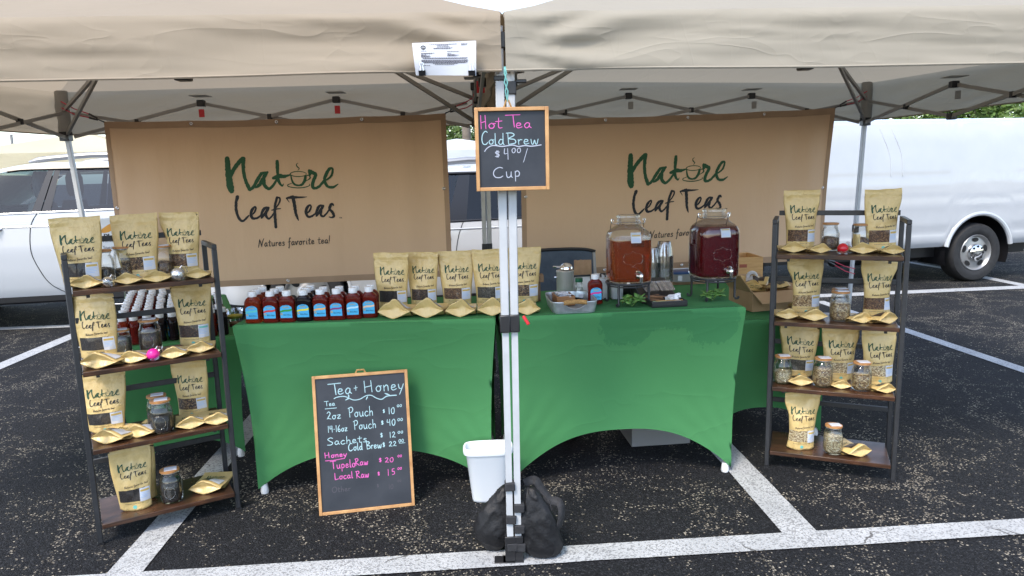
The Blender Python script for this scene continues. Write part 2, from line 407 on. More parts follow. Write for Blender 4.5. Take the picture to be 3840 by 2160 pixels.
M['rope'] = noisy('jute_rope', (.30, .16, .05), (.48, .29, .11), 160, .9, .6, 300, .003)
M['napkin'] = mat('white_napkin', (.72, .70, .68), .9)
M['bag_black'] = noisy('black_nylon', (.006, .006, .007), (.012, .012, .014), 9, .55, .5, 14, .02, Specular_IOR_Level=.35)
M['strap'] = noisy('black_webbing', (.016, .016, .018), (.03, .03, .033), 80, .8)
M['bin_white'] = mat('white_bin_plastic', (.76, .79, .82), .35)
M['cord_teal'] = mat('teal_cord', (.20, .50, .47), .7)
M['bungee'] = noisy('red_bungee', (.45, .02, .05), (.6, .05, .1), 300, .7)
M['chair_cloth'] = noisy('slate_blue_chair_cloth', (.05, .07, .10), (.085, .11, .145), 8, .8, .5, 10, .03)
M['blue_lid'] = mat('blue_plastic_lid', (.04, .08, .20), .4)
M['succulent'] = noisy('succulent_leaf', (.05, .14, .03), (.16, .30, .07), 40, .4, Subsurface_Weight=.1)
M['foil'] = noisy('crinkled_foil', (.55, .55, .57), (.85, .85, .86), 60, .22, .9, 70, .006, metal=.9)
M['pink_plastic'] = mat('pink_plastic', (.75, .02, .28), .35); M['red_shiny'] = mat('red_cellophane', (.5, .01, .02), .2)
M['green_cap'] = mat('green_cap', (.01, .10, .045), .4)
M['stirrer'] = noisy('wooden_stirrer', (.18, .08, .04), (.36, .2, .1), 120, .7)
M['leaf_a'] = noisy('tree_leaf', (.045, .085, .018), (.13, .19, .045), 1.5, .6, Transmission_Weight=.0)
M['leaf_b'] = noisy('scrub_leaf', (.05, .10, .018), (.15, .23, .04), .8, .6)
M['bark'] = noisy('bark', (.10, .075, .055), (.20, .16, .12), 6, .85, .5, 20, .03)
M['pole_wood'] = noisy('weathered_pole', (.14, .11, .085), (.22, .18, .14), 5, .85)
def liquid(name, c, base, trans=.75):
    return mat(name, base, .06, 0, Transmission_Weight=trans, IOR=1.33, Specular_IOR_Level=.5)
M['tea_amber'] = liquid('amber_cold_brew', None, (.42, .068, .006), .70)
M['tea_red'] = liquid('dark_red_cold_brew', None, (.16, .005, .012), .52)
M['honey'] = liquid('red_amber_honey', None, (.26, .020, .012), .6)
M['honey_light'] = liquid('light_amber_honey', None, (.46, .05, .012), .7)
M['honey_dark'] = liquid('dark_honey', None, (.014, .008, .010), .3)
M['label_cyan'] = mat('sky_blue_label', (.06, .42, .72), .45)
TEAS = {
    'black': tea_mat('black_loose_tea', [(.015, .012, .011), (.03, .024, .02), (.05, .04, .033), (.022, .018, .018)]),
    'dark': tea_mat('dark_fruit_tea', [(.03, .016, .012), (.07, .035, .022), (.12, .07, .04), (.035, .02, .018)], 230),
    'chai': tea_mat('spiced_loose_tea', [(.07, .035, .02), (.20, .11, .05), (.33, .21, .10), (.03, .02, .016)], 210),
    'green': tea_mat('grey_green_loose_tea', [(.05, .045, .035), (.09, .08, .055), (.13, .12, .09), (.035, .03, .028)], 260),
    'tan': tea_mat('tan_herbal_tea', [(.34, .20, .08), (.56, .38, .18), (.66, .50, .27), (.17, .09, .04)], 200),
    'pale': tea_mat('pale_herbal_tea', [(.50, .38, .20), (.70, .58, .35), (.76, .65, .43), (.27, .18, .09)], 170),
    'rust': tea_mat('rust_brown_tea', [(.10, .045, .02), (.20, .10, .04), (.06, .03, .02), (.28, .16, .075)], 230),
}
for k in TEAS: TEAS[k].node_tree.nodes['Principled BSDF'].inputs['Coat Weight'].default_value = .5

# ---------------------------------------------------------------- lettering
def catmull(pts, n):
    if len(pts) < 3:
        return [tuple(lerp(a, b, i / n) for a, b in zip(pts[0], pts[1])) for i in range(n + 1)]
    P = [pts[0]] + list(pts) + [pts[-1]]; out = []
    for i in range(1, len(P) - 2):
        for j in range(n):
            t = j / n
            out.append(tuple(.5 * (2 * b + (c - a) * t + (2 * a - 5 * b + 4 * c - d) * t * t + (3 * b - a - 3 * c + d) * t ** 3) for a, b, c, d in zip(P[i - 1], P[i], P[i + 1], P[i + 2])))
    out.append(tuple(P[-2])); return out
def ribbon(mb, pts, fn, off, n=5, jit=0, curve=True):
    S = catmull(pts, n) if curve else pts
    k = len(S); vs = []
    for i, (x, y, w) in enumerate(S):
        a = S[max(i - 1, 0)]; b = S[min(i + 1, k - 1)]
        dx, dy = b[0] - a[0], b[1] - a[1]; L = math.hypot(dx, dy) or 1
        w = max(w, 1e-5) * .5
        w1 = w * (1 + jit * nz(x * .05, y * .05, 3)); w2 = w * (1 + jit * nz(x * .05, y * .05, 9))
        nx, ny = -dy / L, dx / L
        if i == 0:
            vs += [fn(x - dx / L * w * .7 + nx * w1 * .5, y - dy / L * w * .7 + ny * w1 * .5, off), fn(x - dx / L * w * .7 - nx * w2 * .5, y - dy / L * w * .7 - ny * w2 * .5, off)]
        vs += [fn(x + nx * w1, y + ny * w1, off), fn(x - nx * w2, y - ny * w2, off)]
        if i == k - 1:
            vs += [fn(x + dx / L * w * .7 + nx * w1 * .5, y + dy / L * w * .7 + ny * w1 * .5, off), fn(x + dx / L * w * .7 - nx * w2 * .5, y + dy / L * w * .7 - ny * w2 * .5, off)]
    mb.add(vs, [(2 * i, 2 * i + 1, 2 * i + 3, 2 * i + 2) for i in range(k + 1)])

def arc(cx, cy, rx, ry, a, b, w, n=10):
    return [(cx + rx * math.cos(R(lerp(a, b, i / n))), cy + ry * math.sin(R(lerp(a, b, i / n))), w * (.6 + .4 * math.sin(math.pi * i / n))) for i in range(n + 1)]
# the two lines of the stall's logo, in a 1739 x 1449 field, y down
LOGO_G = [
 [(125,118,62),(135,250,76),(152,400,92),(170,500,92),(188,570,76)],
 [(178,360,50),(205,290,56),(262,205,58),(340,122,58)],
 [(345,122,58),(345,250,50),(362,370,46),(400,480,48),(432,545,48)],
 [(432,548,44),(485,505,42),(540,405,50),(590,325,40)],
 [(578,328,38),(672,312,34)], [(655,325,48),(610,400,50),(560,485,46),(510,518,26)],
 [(615,400,56),(628,480,54),(685,535,40),(745,492,38),(790,420,30),(802,380,20)],
 [(800,160,48),(806,260,48),(812,380,44),(830,450,38),(868,496,24),(888,468,10)],
 [(745,392,40),(830,365,60),(900,365,46),(985,345,14)],
 arc(1085,335,108,34,0,360,13,22), arc(1085,345,100,24,10,170,12,10),
 [(985,355,18),(1000,420,24),(1035,475,28),(1090,490,24),(1140,472,34),(1172,420,38),(1182,360,34)], [(1060,492,18),(1128,492,18)],
 [(1005,458,7),(945,482,13),(958,505,14),(1030,520,14),(1110,523,14),(1192,510,13),(1238,488,12),(1232,468,6)],
 [(1188,362,12),(1225,352,18),(1246,385,20),(1222,410,14),(1190,428,9)],
 [(1082,185,6),(1058,205,12),(1070,235,15),(1096,260,13),(1078,286,6)],
 [(1228,280,28),(1270,312,52),(1320,345,44),(1292,420,46),(1276,490,46),(1305,530,40),(1370,500,36),(1440,420,36)],
 [(1222,285,20),(1240,330,40),(1250,350,20)],
 [(1440,425,36),(1448,370,46),(1498,275,42),(1540,256,28),(1545,310,28),(1520,370,30),(1462,418,22)],
 [(1440,430,44),(1478,500,38),(1552,515,36),(1622,472,12)]]
LOGO_K = [
 [(270,640,50),(250,720,40),(250,800,40),(265,880,38),(300,950,38),(345,970,30),(400,920,28),(425,890,10)],
 [(432,900,10),(490,862,24),(515,800,24),(500,780,24),(465,820,40),(450,880,40),(470,932,36),(522,935,30),(582,900,24)],
 [(580,902,28),(610,830,40),(642,795,34),(688,788,24)], [(688,792,34),(640,868,40),(590,930,28)],
 [(655,850,34),(655,908,34),(692,940,28),(742,890,24),(772,840,16)],
 [(802,650,36),(776,750,36),(771,850,40),(776,950,40),(786,1060,38)], [(800,652,28),(836,662,24),(836,712,22),(790,790,18)], [(728,826,16),(790,810,20),(852,804,12)],
 [(925,662,18),(1000,650,40),(1100,652,28),(1200,645,10)], [(928,665,16),(966,718,8)], [(1012,640,46),(1035,750,46),(1050,850,38),(1070,920,32),(1090,965,12)],
 [(1182,880,12),(1232,842,24),(1256,782,24),(1240,756,24),(1200,800,40),(1190,868,40),(1220,915,34),(1272,905,30),(1330,860,22)],
 [(1322,880,30),(1350,802,40),(1376,768,34),(1428,764,24)], [(1424,768,34),(1372,850,40),(1328,906,26)],
 [(1395,830,34),(1390,888,34),(1426,910,28),(1482,850,24),(1530,768,22)],
 [(1560,762,22),(1534,742,34),(1504,795,32),(1552,865,38),(1566,905,34),(1540,926,26),(1500,918,12)],
 [(1638,922,4),(1652,922,4)], [(1645,922,4),(1645,940,4)], [(1657,940,4),(1658,922,4),(1664,934,4),(1670,922,4),(1671,940,4)]]
# single stroke handwriting, baseline 0, capitals 1 high
HW = {
 'H': (.72, [[(.05,1),(.08,0)],[(.5,1),(.55,0)],[(.06,.45),(.54,.55)]]),
 'T': (.7, [[(0,.97),(.7,1)],[(.36,.98),(.40,.3),(.42,0)]]), 'C': (.62, [[(.55,.92),(.35,1),(.1,.75),(.03,.35),(.15,.03),(.4,0),(.55,.15)]]),
 'B': (.6, [[(.1,1),(.14,0)],[(.0,1),(.35,1),(.48,.8),(.16,.52),(.5,.42),(.55,.12),(.14,0)]]), 'P': (.55, [[(.12,1),(.16,0)],[(.0,.92),(.35,1.05),(.5,.8),(.35,.52),(.14,.5)]]),
 'S': (.55, [[(.5,.9),(.3,1),(.08,.8),(.25,.55),(.48,.3),(.35,.04),(.02,.05)]]), 'L': (.55, [[(.08,1),(.1,.1),(.16,0),(.52,.08)]]),
 'R': (.62, [[(.12,1),(.14,0)],[(.0,.95),(.35,1.02),(.45,.75),(.15,.5),(.35,.25),(.6,0)]]), 'O': (.7, [[(.35,1),(.06,.7),(.1,.15),(.4,0),(.64,.35),(.58,.85),(.35,1)]]), 
 'N': (.72, [[(.0,-.08),(.1,.5),(.16,1)],[(.16,1),(.32,.5),(.44,.0)],[(.44,.0),(.54,.6),(.72,1.1)]]),
 'a': (.46, [[(.36,.42),(.2,.5),(.05,.25),(.14,.02),(.3,.12),(.36,.42)],[(.36,.45),(.35,.15),(.46,.02)]]), 'o': (.44, [[(.2,.5),(.05,.3),(.12,.03),(.3,.05),(.36,.32),(.2,.5),(.3,.46),(.44,.46)]]),
 't': (.38, [[(.18,.85),(.16,.2),(.22,.02),(.36,.05)],[(.0,.55),(.36,.6)]]), 'e': (.42, [[(.04,.24),(.3,.3),(.28,.46),(.12,.46),(.05,.2),(.16,.02),(.4,.12)]]),
 'l': (.22, [[(.08,1.02),(.08,.2),(.12,0),(.2,.03)]]), 'd': (.48, [[(.34,.4),(.18,.48),(.04,.22),(.14,.02),(.3,.12),(.35,.4)],[(.36,1.02),(.36,.15),(.44,.0)]]),
 'r': (.34, [[(.06,.5),(.1,0)],[(.09,.3),(.2,.47),(.33,.45)]]), 'w': (.6, [[(.04,.5),(.1,.05),(.2,.03),(.29,.4),(.36,.03),(.46,.05),(.54,.5)]]), 'u': (.46, [[(.05,.5),(.08,.1),(.2,.0),(.34,.15),(.37,.5)],[(.37,.5),(.37,.12),(.45,.0)]]),
 'p': (.46, [[(.08,.5),(.1,-.4)],[(.08,.35),(.22,.52),(.38,.35),(.32,.06),(.1,.05)]]), 'n': (.46, [[(.06,.5),(.08,0)],[(.08,.3),(.22,.5),(.34,.4),(.36,.0)]]),
 'y': (.46, [[(.05,.5),(.1,.15),(.24,.1)],[(.4,.5),(.26,.05),(.1,-.4)]]), 'c': (.4, [[(.36,.42),(.22,.5),(.05,.28),(.12,.02),(.28,0),(.4,.1)]]), 'h': (.46, [[(.08,1),(.08,0)],[(.08,.28),(.22,.48),(.34,.38),(.36,0)]]),
 's': (.36, [[(.32,.42),(.18,.5),(.1,.36),(.28,.2),(.26,.03),(.04,.03)]]), 'v': (.42, [[(.02,.48),(.14,.02),(.3,.5),(.42,.48)]]), 'f': (.36, [[(.36,.95),(.24,1.02),(.16,.7),(.14,-.35),(.06,-.3)],[(.0,.45),(.32,.5)]]), 'i': (.22, [[(.1,.5),(.1,.08),(.2,.02)],[(.11,.72),(.125,.74)]]),
 'z': (.42, [[(.05,.46),(.36,.48),(.06,.03),(.4,.05)]]), '+': (.5, [[(.05,.4),(.42,.44)],[(.24,.62),(.24,.2)]]), '!': (.2, [[(.12,1.05),(.08,.25)],[(.07,.05),(.085,.03)]]), '-': (.25, [[(.06,.42),(.18,.44)]]), '/': (.4, [[(.36,1),(.05,-.15)]]), ' ': (.32, []),
 '$': (.5, [[(.42,.78),(.2,.85),(.08,.68),(.36,.45),(.34,.22),(.05,.2)],[(.2,1),(.2,.05)],[(.3,1),(.3,.05)]]),
 '0': (.5, [[(.24,.95),(.06,.6),(.12,.08),(.32,.05),(.42,.5),(.36,.9),(.24,.95)]]), '1': (.25, [[(.12,1),(.12,0)]]), '2': (.5, [[(.08,.8),(.25,1),(.4,.75),(.2,.3),(.05,.05),(.16,.12),(.48,.02)]]), '4': (.5, [[(.1,1),(.06,.55),(.3,.55)],[(.36,1),(.38,0)]]),
 '5': (.5, [[(.42,1),(.14,.95),(.1,.55),(.36,.55),(.4,.15),(.06,.02)]]), '6': (.5, [[(.35,1),(.1,.55),(.08,.15),(.28,0),(.4,.2),(.26,.42),(.1,.28)]]),
}
def write(mb, text, x, y, h, fn, wd, off=.0008, slope=0, wx=1.0, n=5):
    """single-stroke writing: baseline starts at x, y (x right, y up), capital height h"""
    k = 0
    for ch in text:
        adv, st = HW[ch]
        for s_ in st:
            pts = [(x + px * h * wx, y + py * h + slope * (px * h * wx), wd * (1 if 0 < i < len(s_) - 1 else .8)) for i, (px, py) in enumerate(s_)]
            ribbon(mb, pts, fn, off + .00006 * (k % 7), n); k += 1
        x += (adv + .07) * h * wx; y += slope * (adv + .07) * h * wx
    return x, y
_txt = {}
def print_mesh(text):
    """printed sans lettering as flat triangles: verts, faces, width (height of capitals ~ .73)"""
    if text not in _txt:
        c = bpy.data.curves.new('lettering', 'FONT'); c.body = text; c.resolution_u = 2; c.fill_mode = 'FRONT'
        o = bpy.data.objects.new('lettering', c); COL.objects.link(o)
        dg = bpy.context.evaluated_depsgraph_get(); me = o.evaluated_get(dg).to_mesh()
        vs = [tuple(v.co) for v in me.vertices]; fs = [tuple(p.vertices) for p in me.polygons]
        o.evaluated_get(dg).to_mesh_clear(); bpy.data.objects.remove(o); bpy.data.curves.remove(c)
        _txt[text] = (vs, fs, max(v[0] for v in vs))
    return _txt[text]
def printed(mb, text, cx, y, h, fn, off=.0008, width=None, bold=0):
    """centred at cx, baseline y, capital height h"""
    vs, fs, w = print_mesh(text); s_ = h / .73; sx = width / w if width else s_
    mb.add([fn(cx + (v[0] - w / 2) * sx, y + v[1] * s_, off) for v in vs], fs)
    if bold: mb.add([fn(cx + bold + (v[0] - w / 2) * sx, y + v[1] * s_, off + .0002) for v in vs], fs)
def logo(mbg, mbk, fn, off=.0008, jit=.25, n=5):
    for i, s_ in enumerate(LOGO_G): ribbon(mbg, s_, fn, off + .00005 * i, n, jit)
    for i, s_ in enumerate(LOGO_K): ribbon(mbk, s_, fn, off + .00005 * i, n, jit)
# ---------------------------------------------------------------- ground and parking lines
gb = MB(); gb.add([(-400, -60, 0), (400, -60, 0), (400, 900, 0), (-400, 900, 0)], [(0, 1, 2, 3)])
struct(gb.build('asphalt_ground', M['asphalt'], smooth=False))
def pline(a0, a1, b0, b1, e0=0, e1=0, z=.004):
    A0, A1, B0, B1 = [G(*p) for p in (a0, a1, b0, b1)]
    # make the two edges span the same length
    d = ((A1 - A0).normalized() + (B1 - B0).normalized()).normalized(); n = V(-d.y, d.x, 0)
    ca, cb = (A0 + A1) / 2, (B0 + B1) / 2; w = abs((ca - cb).dot(n)); c = (ca + cb) / 2
    ts = [(p - c).dot(d) for p in (A0, A1, B0, B1)]; t0, t1 = min(ts) - e0, max(ts) + e1
    mb = MB(); vs = []; k = 40
    for i in range(k + 1):
        t = lerp(t0, t1, i / k); j = .004 * nz(t * 9, 1); j2 = .004 * nz(t * 9, 7)
        p = c + d * t; vs += [p + n * (w / 2 + j), p - n * (w / 2 + j2)]
    mb.add([V(p.x, p.y, z) for p in vs], [(2 * i, 2 * i + 1, 2 * i + 3, 2 * i + 2) for i in range(k)])
    return struct(mb.build('parking_line', M['paint'], smooth=False))
pline((1280, 2104), (3840, 1947), (1836, 2131), (3840, 2009), 2.2, 3, .0055)
pline((395, 2158), (735, 1783), (537, 2146), (845, 1763), .1, 3.4, .004)
pline((2654, 1678), (2925, 1994), (2754, 1678), (3057, 1987), 3.2, .02, .004)
pline((0, 1361), (293, 1242), (0, 1388), (298, 1259), 3, .6, .004)
pline((0, 1229), (288, 1218), (0, 1239), (288, 1228), 6, 1.2, .0055)
pline((3188, 1100), (3840, 1072), (3188, 1112), (3840, 1084), 3, 6, .0055)
pline((3405, 1234), (3840, 1379), (3405, 1252), (3840, 1400), 1.3, 4, .004)
pline((3712, 1040), (3840, 1066), (3690, 1046), (3840, 1076), .4, .3, .004)
pline((3422, 984), (3530, 1002), (3422, 990), (3530, 1008), 2, .3, .004)
pline((3770, 926), (3840, 934), (3770, 931), (3840, 940), 2, 4, .004)

# ---------------------------------------------------------------- pop-up canopies
ZV, ZE, ZP = 1.68, 1.865, 2.62
ZC = [1.865, 1.865, 1.955, 1.955]            # eave heights: the back legs are set higher
rL, bL = axes(.058); rR, bR = axes(.065)
TL_FR = G(1915, 2104); TR_FL = G(1944, 2102)
L_BL = G(247, 507, ZV); L_BR = G(1803, 466, ZV); R_BL = G(1822, 466, ZV); R_BR = G(3245, 452, ZV)
L_FL = TL_FR - rL * 2.95; R_FR = TR_FL + rR * 2.95
def flat(p, z=0): return V(p.x, p.y, z)
def canopy(name, label, loc, C, base, fm, leg_mats, seed, pull, outs=None):
    """C: four corners FL, FR, BR, BL; base: four leg bases"""
    T = thing('pop_up_canopy', label, 'canopy tent', flat(loc), 0, 'pop-up canopies over the tea stall')
    C = [flat(c) for c in C]; ctr = (C[0] + C[1] + C[2] + C[3]) / 4
    out = [c + (c - ctr).normalized() * .03 for c in C]
    if outs: out = [o if o is not None else out[i] for i, o in enumerate(outs)]
    apex = flat(ctr, ZP); rise = (out[0] - ctr).length
    mb = MB()
    for i in range(4):
        A, B = out[i], out[(i + 1) % 4]
        def roof(u, v, A=A, B=B, i=i):
            e = lerp(A, B, u); p = lerp(e, apex, v); p = flat(p)
            ze = lerp(ZC[i], ZC[(i + 1) % 4], u); z = ze + (ZP - ze) * v ** 1.12
            sag = -.045 * math.sin(math.pi * v) * math.sin(math.pi * u) + .010 * nz(p.x * 2.2, p.y * 2.2, seed) * (1 if v > 0 else 0)
            return flat(p, z + sag)
        mb.grid(22, 14, roof)
    mb.build('roof_fabric', fm, T, True, fixn=False, ang=60)
    for i in range(4):
        A, B = out[i], out[(i + 1) % 4]; d = (B - A).normalized(); n = V(d.y, -d.x, 0); L = (B - A).length
        def val(u, v, A=A, B=B, n=n, L=L, i=i):
            p = lerp(A, B, u); x = u * L
            k = sstep(0, .12, v)
            w = .008 * nz(x * 1.3 + v * 1.1, v * 2.0, seed + i * 5) + .003 * nz(x * 5 - v * 2.6, v * 7, seed + 3)
            cr = nz(x * 2.2 - v * 3.4, v * 2.4 + x * .7, seed + 20); w += .005 * (1 - abs(cr) * 2)
            if pull is not None and i == 0:      # fan of creases pulled towards the lashed corner
                dx = (x if pull == 0 else L - x) + .02
                f = math.exp(-dx * 1.6); th = math.atan2(v * .25 - .17, dx)
                w += .020 * f * math.sin(th * 13 + 1.0 * nz(dx * 2, 0, seed)) * sstep(0.05, .3, dx)
            e = min(u, 1 - u) * L; w *= sstep(0, .08, e) * .9 + .1
            ze = lerp(ZC[i], ZC[(i + 1) % 4], u); z = ze - (ze - ZV) * v - .006 * math.sin(math.pi * u) * v + .004 * nz(x * 1.4, 3, seed) * v
            return flat(p + n * (.012 * math.sin(math.pi * .5 * k) + w * k + .01 * v), z)
        mb = MB(); mb.grid(110, 16, val); mb.build('valance', fm, T, True, fixn=False, ang=70)
        hem = MB(); hem.tube([val(t / 60, 1) + V(0, 0, .004) for t in range(61)], .0045, 5); hem.build('valance_hem', fm, T, True)
    # legs
    for i in range(4):
        b, t = flat(base[i]), flat(C[i], ZC[i] - (.04 if i < 2 else .13))
        q = b + (t - b) * (.885 / ZE)
        lm = leg_mats[i]
        dirx = (C[1] - C[0]).normalized() if i in (0, 1) else (C[2] - C[3]).normalized()
        g = MB(); g.bar(q + (t - q) * .0, t, .028, .028, dirx); leg = g.build('leg', lm, T, True, bev=.003)
        g = MB(); g.bar(b + V(0, 0, .01), q, .022, .022, dirx); g.build('lower_leg', lm, T, True)
        o = MB(); o.box(q, (.036, .045, .06)); o.build('leg_clamp', M['black_plastic'], T, True, bev=.004)
        o = MB(); s_ = -1 if i in (1, 2) else 1
        o.box(b + V(s_ * -.018 if i != 1 else -.02, 0, .004), (.075, .05, .008)); o.box(b + V(0, 0, .05), (.036, .034, .1)); o.build('foot_plate', M['black_plastic'], T, True, bev=.002)
        o = MB()
        if i > 1: o.box(flat(C[i], ZV), (.06, .055, .075))
        elif i == 1: o.box(flat(lerp(b, t, .91), 1.664), (.037, .037, .016))
        else: o.box(flat(lerp(b, t, .90), 1.634), (.038, .038, .042)); o.box(flat(lerp(b, t, .9), 1.655) + dirx * .035, (.035, .02, .012))
        o.build('slider_bracket', M['black_plastic'], T, True, bev=.003)
        o = MB(); o.box(flat(C[i], ZC[i] - (.085 if i < 2 else .14)), (.045, .045, .05)); o.build('corner_bracket', M['black_plastic'], T, True, bev=.004)
    for i in (2, 3):
        g = MB(); g.grid(16, 8, lambda u, v: flat(C[i], lerp(1.70, ZC[i] + .005, v)) + rotz(u * 6.2832) @ V(.040 + .008 * nz(u * 6, v * 5, seed), 0, 0), True); g.build('corner_sleeve', M['steel'], T, True)
    # scissor truss of three crosses on every side
    for i in range(4):
        A, B = C[i], C[(i + 1) % 4]
        def at(u, z): return flat(lerp(A, B, u) + (ctr - lerp(A, B, u)).normalized() * .05, z + lerp(ZC[i], ZC[(i + 1) % 4], u) - 1.955)
        nodes = [0.015, 1 / 3, 2 / 3, .985]; top = [1.815, 1.855, 1.855, 1.815]; bot = [1.665, 1.665, 1.665, 1.665]
        if i == 0: bot = [1.79] * 4
        if i == 1: bot[0] = 1.79
        if i == 3: bot[3] = 1.79
        for k in range(3):
            for za, zb, dd in ((top[k], bot[k + 1], .009), (bot[k], top[k + 1], -.009)):
                p, q = at(nodes[k], za), at(nodes[k + 1], zb); n = (ctr - p); n.z = 0; n = n.normalized() * dd
                g = MB(); g.bar(p + n, q + n, .011, .021); g.build('truss_bar', M['steel'], T, True)
            c = lerp(at(nodes[k], top[k]), at(nodes[k + 1], bot[k + 1]), .5); c2 = lerp(at(nodes[k], bot[k]), at(nodes[k + 1], top[k + 1]), .5)
            j = MB(); j.box((c + c2) / 2, (.03, .03, .035)); j.build('truss_joint', M['black_plastic'], T, True, bev=.004)
        for k in (1, 2):
            for z in (top[k], bot[k]):
                j = MB(); j.box(at(nodes[k], z), (.045, .045, .04)); j.build('truss_joint', M['black_plastic'], T, True, bev=.005)
            if i in (1, 2):
                pm = M['steel']; j = MB(); j.box(at(nodes[k], top[k] + .045), (.11, .11, .004)); j.build('wear_patch', pm, T, True)
                j = MB(); j.box(at(nodes[k], top[k] - .065) + V(.01, -.03, 0), (.035, .003, .05)); j.build('pull_tab', M['red_plastic'] if seed < 5 else M['steel'], T, True)
        # rafter and strut towards the peak
        p = flat(C[i], ZC[i] - (.07 if i < 2 else .12)) + (ctr - C[i]).normalized() * .03; q = flat(ctr, ZP - .34) + (C[i] - ctr).normalized() * .05
        g = MB(); g.bar(p, q, .018, .021); g.build('rafter', M['steel'], T, True)
        p2 = flat(C[i], 1.69 if i > 1 else 1.76) + (ctr - C[i]).normalized() * .04; q2 = lerp(p, q, .42)
        g = MB(); g.bar(p2, q2, .016, .022); g.build('strut', M['steel'], T, True)
    h = MB(); h.lathe([(.04, -.40), (.05, -.38), (.05, -.30), (.03, -.26), (.02, -.03)], 12, flat(ctr, ZP)); h.build('peak_hub', M['black_plastic'], T, True)
    return T
def leg_base(p1, p2, Y):
    """follow the leg's line in the picture down to the ground at depth Y"""
    lo, hi = 0, 12
    for _ in range(50):
        t = (lo + hi) / 2; P = PY(lerp(p1[0], p2[0], t), lerp(p1[1], p2[1], t), Y)
        if P.z > 0: lo = t
        else: hi = t
    return flat(P)
bl = leg_base((248, 534), (284, 720), L_BL.y); br = leg_base((3232, 600), (3186, 1117), R_BR.y)
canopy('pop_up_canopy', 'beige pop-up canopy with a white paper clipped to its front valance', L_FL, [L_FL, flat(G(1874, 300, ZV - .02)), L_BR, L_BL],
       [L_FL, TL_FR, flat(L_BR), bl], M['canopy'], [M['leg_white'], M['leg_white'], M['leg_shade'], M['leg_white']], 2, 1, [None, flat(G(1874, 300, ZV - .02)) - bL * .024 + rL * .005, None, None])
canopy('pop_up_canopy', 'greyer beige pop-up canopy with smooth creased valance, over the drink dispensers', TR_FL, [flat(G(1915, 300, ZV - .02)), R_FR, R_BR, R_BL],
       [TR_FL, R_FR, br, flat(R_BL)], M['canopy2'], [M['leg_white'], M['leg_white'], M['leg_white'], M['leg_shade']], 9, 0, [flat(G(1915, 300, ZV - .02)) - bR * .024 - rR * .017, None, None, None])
# red lock lever on the front leg clamp, sits on the clamp of the right tent
# ---------------------------------------------------------------- banners
def banner(label, px, P0, r, logo_map, grom, tagmap):
    n = V(r.y, -r.x, 0)
    c = [PL(*p, P0, n) for p in px]         # TL, TR, BR, BL
    T = thing('vinyl_banner', label, 'banner', flat((c[2] + c[3]) / 2, min(c[2].z, c[3].z)), 0, 'tan banners hung at the back of the stall')
    u_ax = (c[1] - c[0]).normalized(); Wd = (c[1] - c[0]).length; H = (c[0] - c[3]).length
    def wave(P):
        x = (P - c[0]).dot(u_ax); z = P.z - c[3].z
        e = .5 * math.exp(-x * 3.0) + math.exp(-(Wd - x) * 2.2)
        return n * (.016 * math.sin(x * 1.9 + .6) * math.sin(math.pi * min(1, max(0, z / H))) + .011 * e * math.sin(x * 24) + .004 * nz(x * 2.5, z * 1.2, 4))
    def S(u, v, off=0):
        P = lerp(lerp(c[0], c[1], u), lerp(c[3], c[2], u), v)
        P = P + V(0, 0, -1) * (.010 * math.sin(math.pi * u) + .004 * abs(math.sin(math.pi * u * 4))) * (1 - v)
        return P + wave(P) + n * off
    MB().grid(70, 30, lambda u, v: S(u, v)).build('sheet', M['banner'], T, True, fixn=False)
    h = .032
    for (u0, u1, v0, v1) in ((0, 1, 0, h / H * 1.3), (0, 1, 1 - h / H * 1.3, 1), (0, h / Wd, h / H * 1.3, 1 - h / H * 1.3), (1 - h / Wd, 1, h / H * 1.3, 1 - h / H * 1.3)):
        MB().grid(60 if u1 - u0 > .5 else 2, 2 if u1 - u0 > .5 else 30, lambda u, v: S(lerp(u0, u1, u), lerp(v0, v1, v), .002)).build('hem', M['banner_hem'], T, True, fixn=False)
    for (u, v) in grom:
        P = S(u, v, .004); g = MB(); R3 = V(0, 0, 1)
        g.tube([P + (u_ax * math.cos(t) + R3 * math.sin(t)) * .0075 for t in [i * math.pi / 5 for i in range(10)]], .0032, 6, True); g.build('grommet', M['chrome'], T, True)
    def fn(x, y, off):
        P = PL(*logo_map(x, y), P0, n); return P + wave(P) + n * (off + .0012)
    g, k = MB(), MB(); logo(g, k, fn, .0008, .3, 7)
    g.build('green_lettering', M['ink_green_banner'], T, True, smooth=False, fixn=False); k.build('black_lettering', M['ink_black'], T, True, smooth=False, fixn=False)
    t = MB()
    def fn2(x, y, off):
        P = PL(*logo_map(x, -y), P0, n); return P + wave(P) + n * (off + .0012)
    write(t, 'Natures favorite tea!', 548, -1322, 98, fn2, 13, .0008, .05, 1.02, 4)
    t.build('tagline_lettering', M['ink_brown'], T, True, smooth=False, fixn=False)
    return T, c, n
Pb = flat(L_BL) - bL * .125; r1 = (flat(L_BR) - flat(L_BL)).normalized()
b1, c1, n1 = banner('tan logo banner hung behind the honey bottles, left of the small chalkboard', [(390, 456), (1671, 425), (1697, 1036), (470, 1092)], Pb, r1, lambda x, y: (820 + x / 3.623, 560 + y / 3.623),
    [(.255, .018), (.505, .018), (.755, .018), (.012, .5), (.985, .45), (.5, .98), (.985, .98), (.25, .98)], None)
Pb = flat(R_BL) - bR * .125; r2 = (flat(R_BR) - flat(R_BL)).normalized()
b2, c2, n2 = banner('tan logo banner hung behind the drink dispensers, left of the white van', [(1948, 448), (3131, 404), (3088, 972), (1960, 1042)], Pb, r2,
    lambda x, y: (2320 + (140 + 1.0194 * (x - 90) - .1345 * (y - 105)) / 4.025, 560 + (70 - .0302 * (x - 90) + 1.0577 * (y - 105)) / 4.025),
    [(.25, .018), (.505, .018), (.755, .018), (.012, .48), (.985, .52), (.25, .98), (.5, .98), (.75, .98)], None)
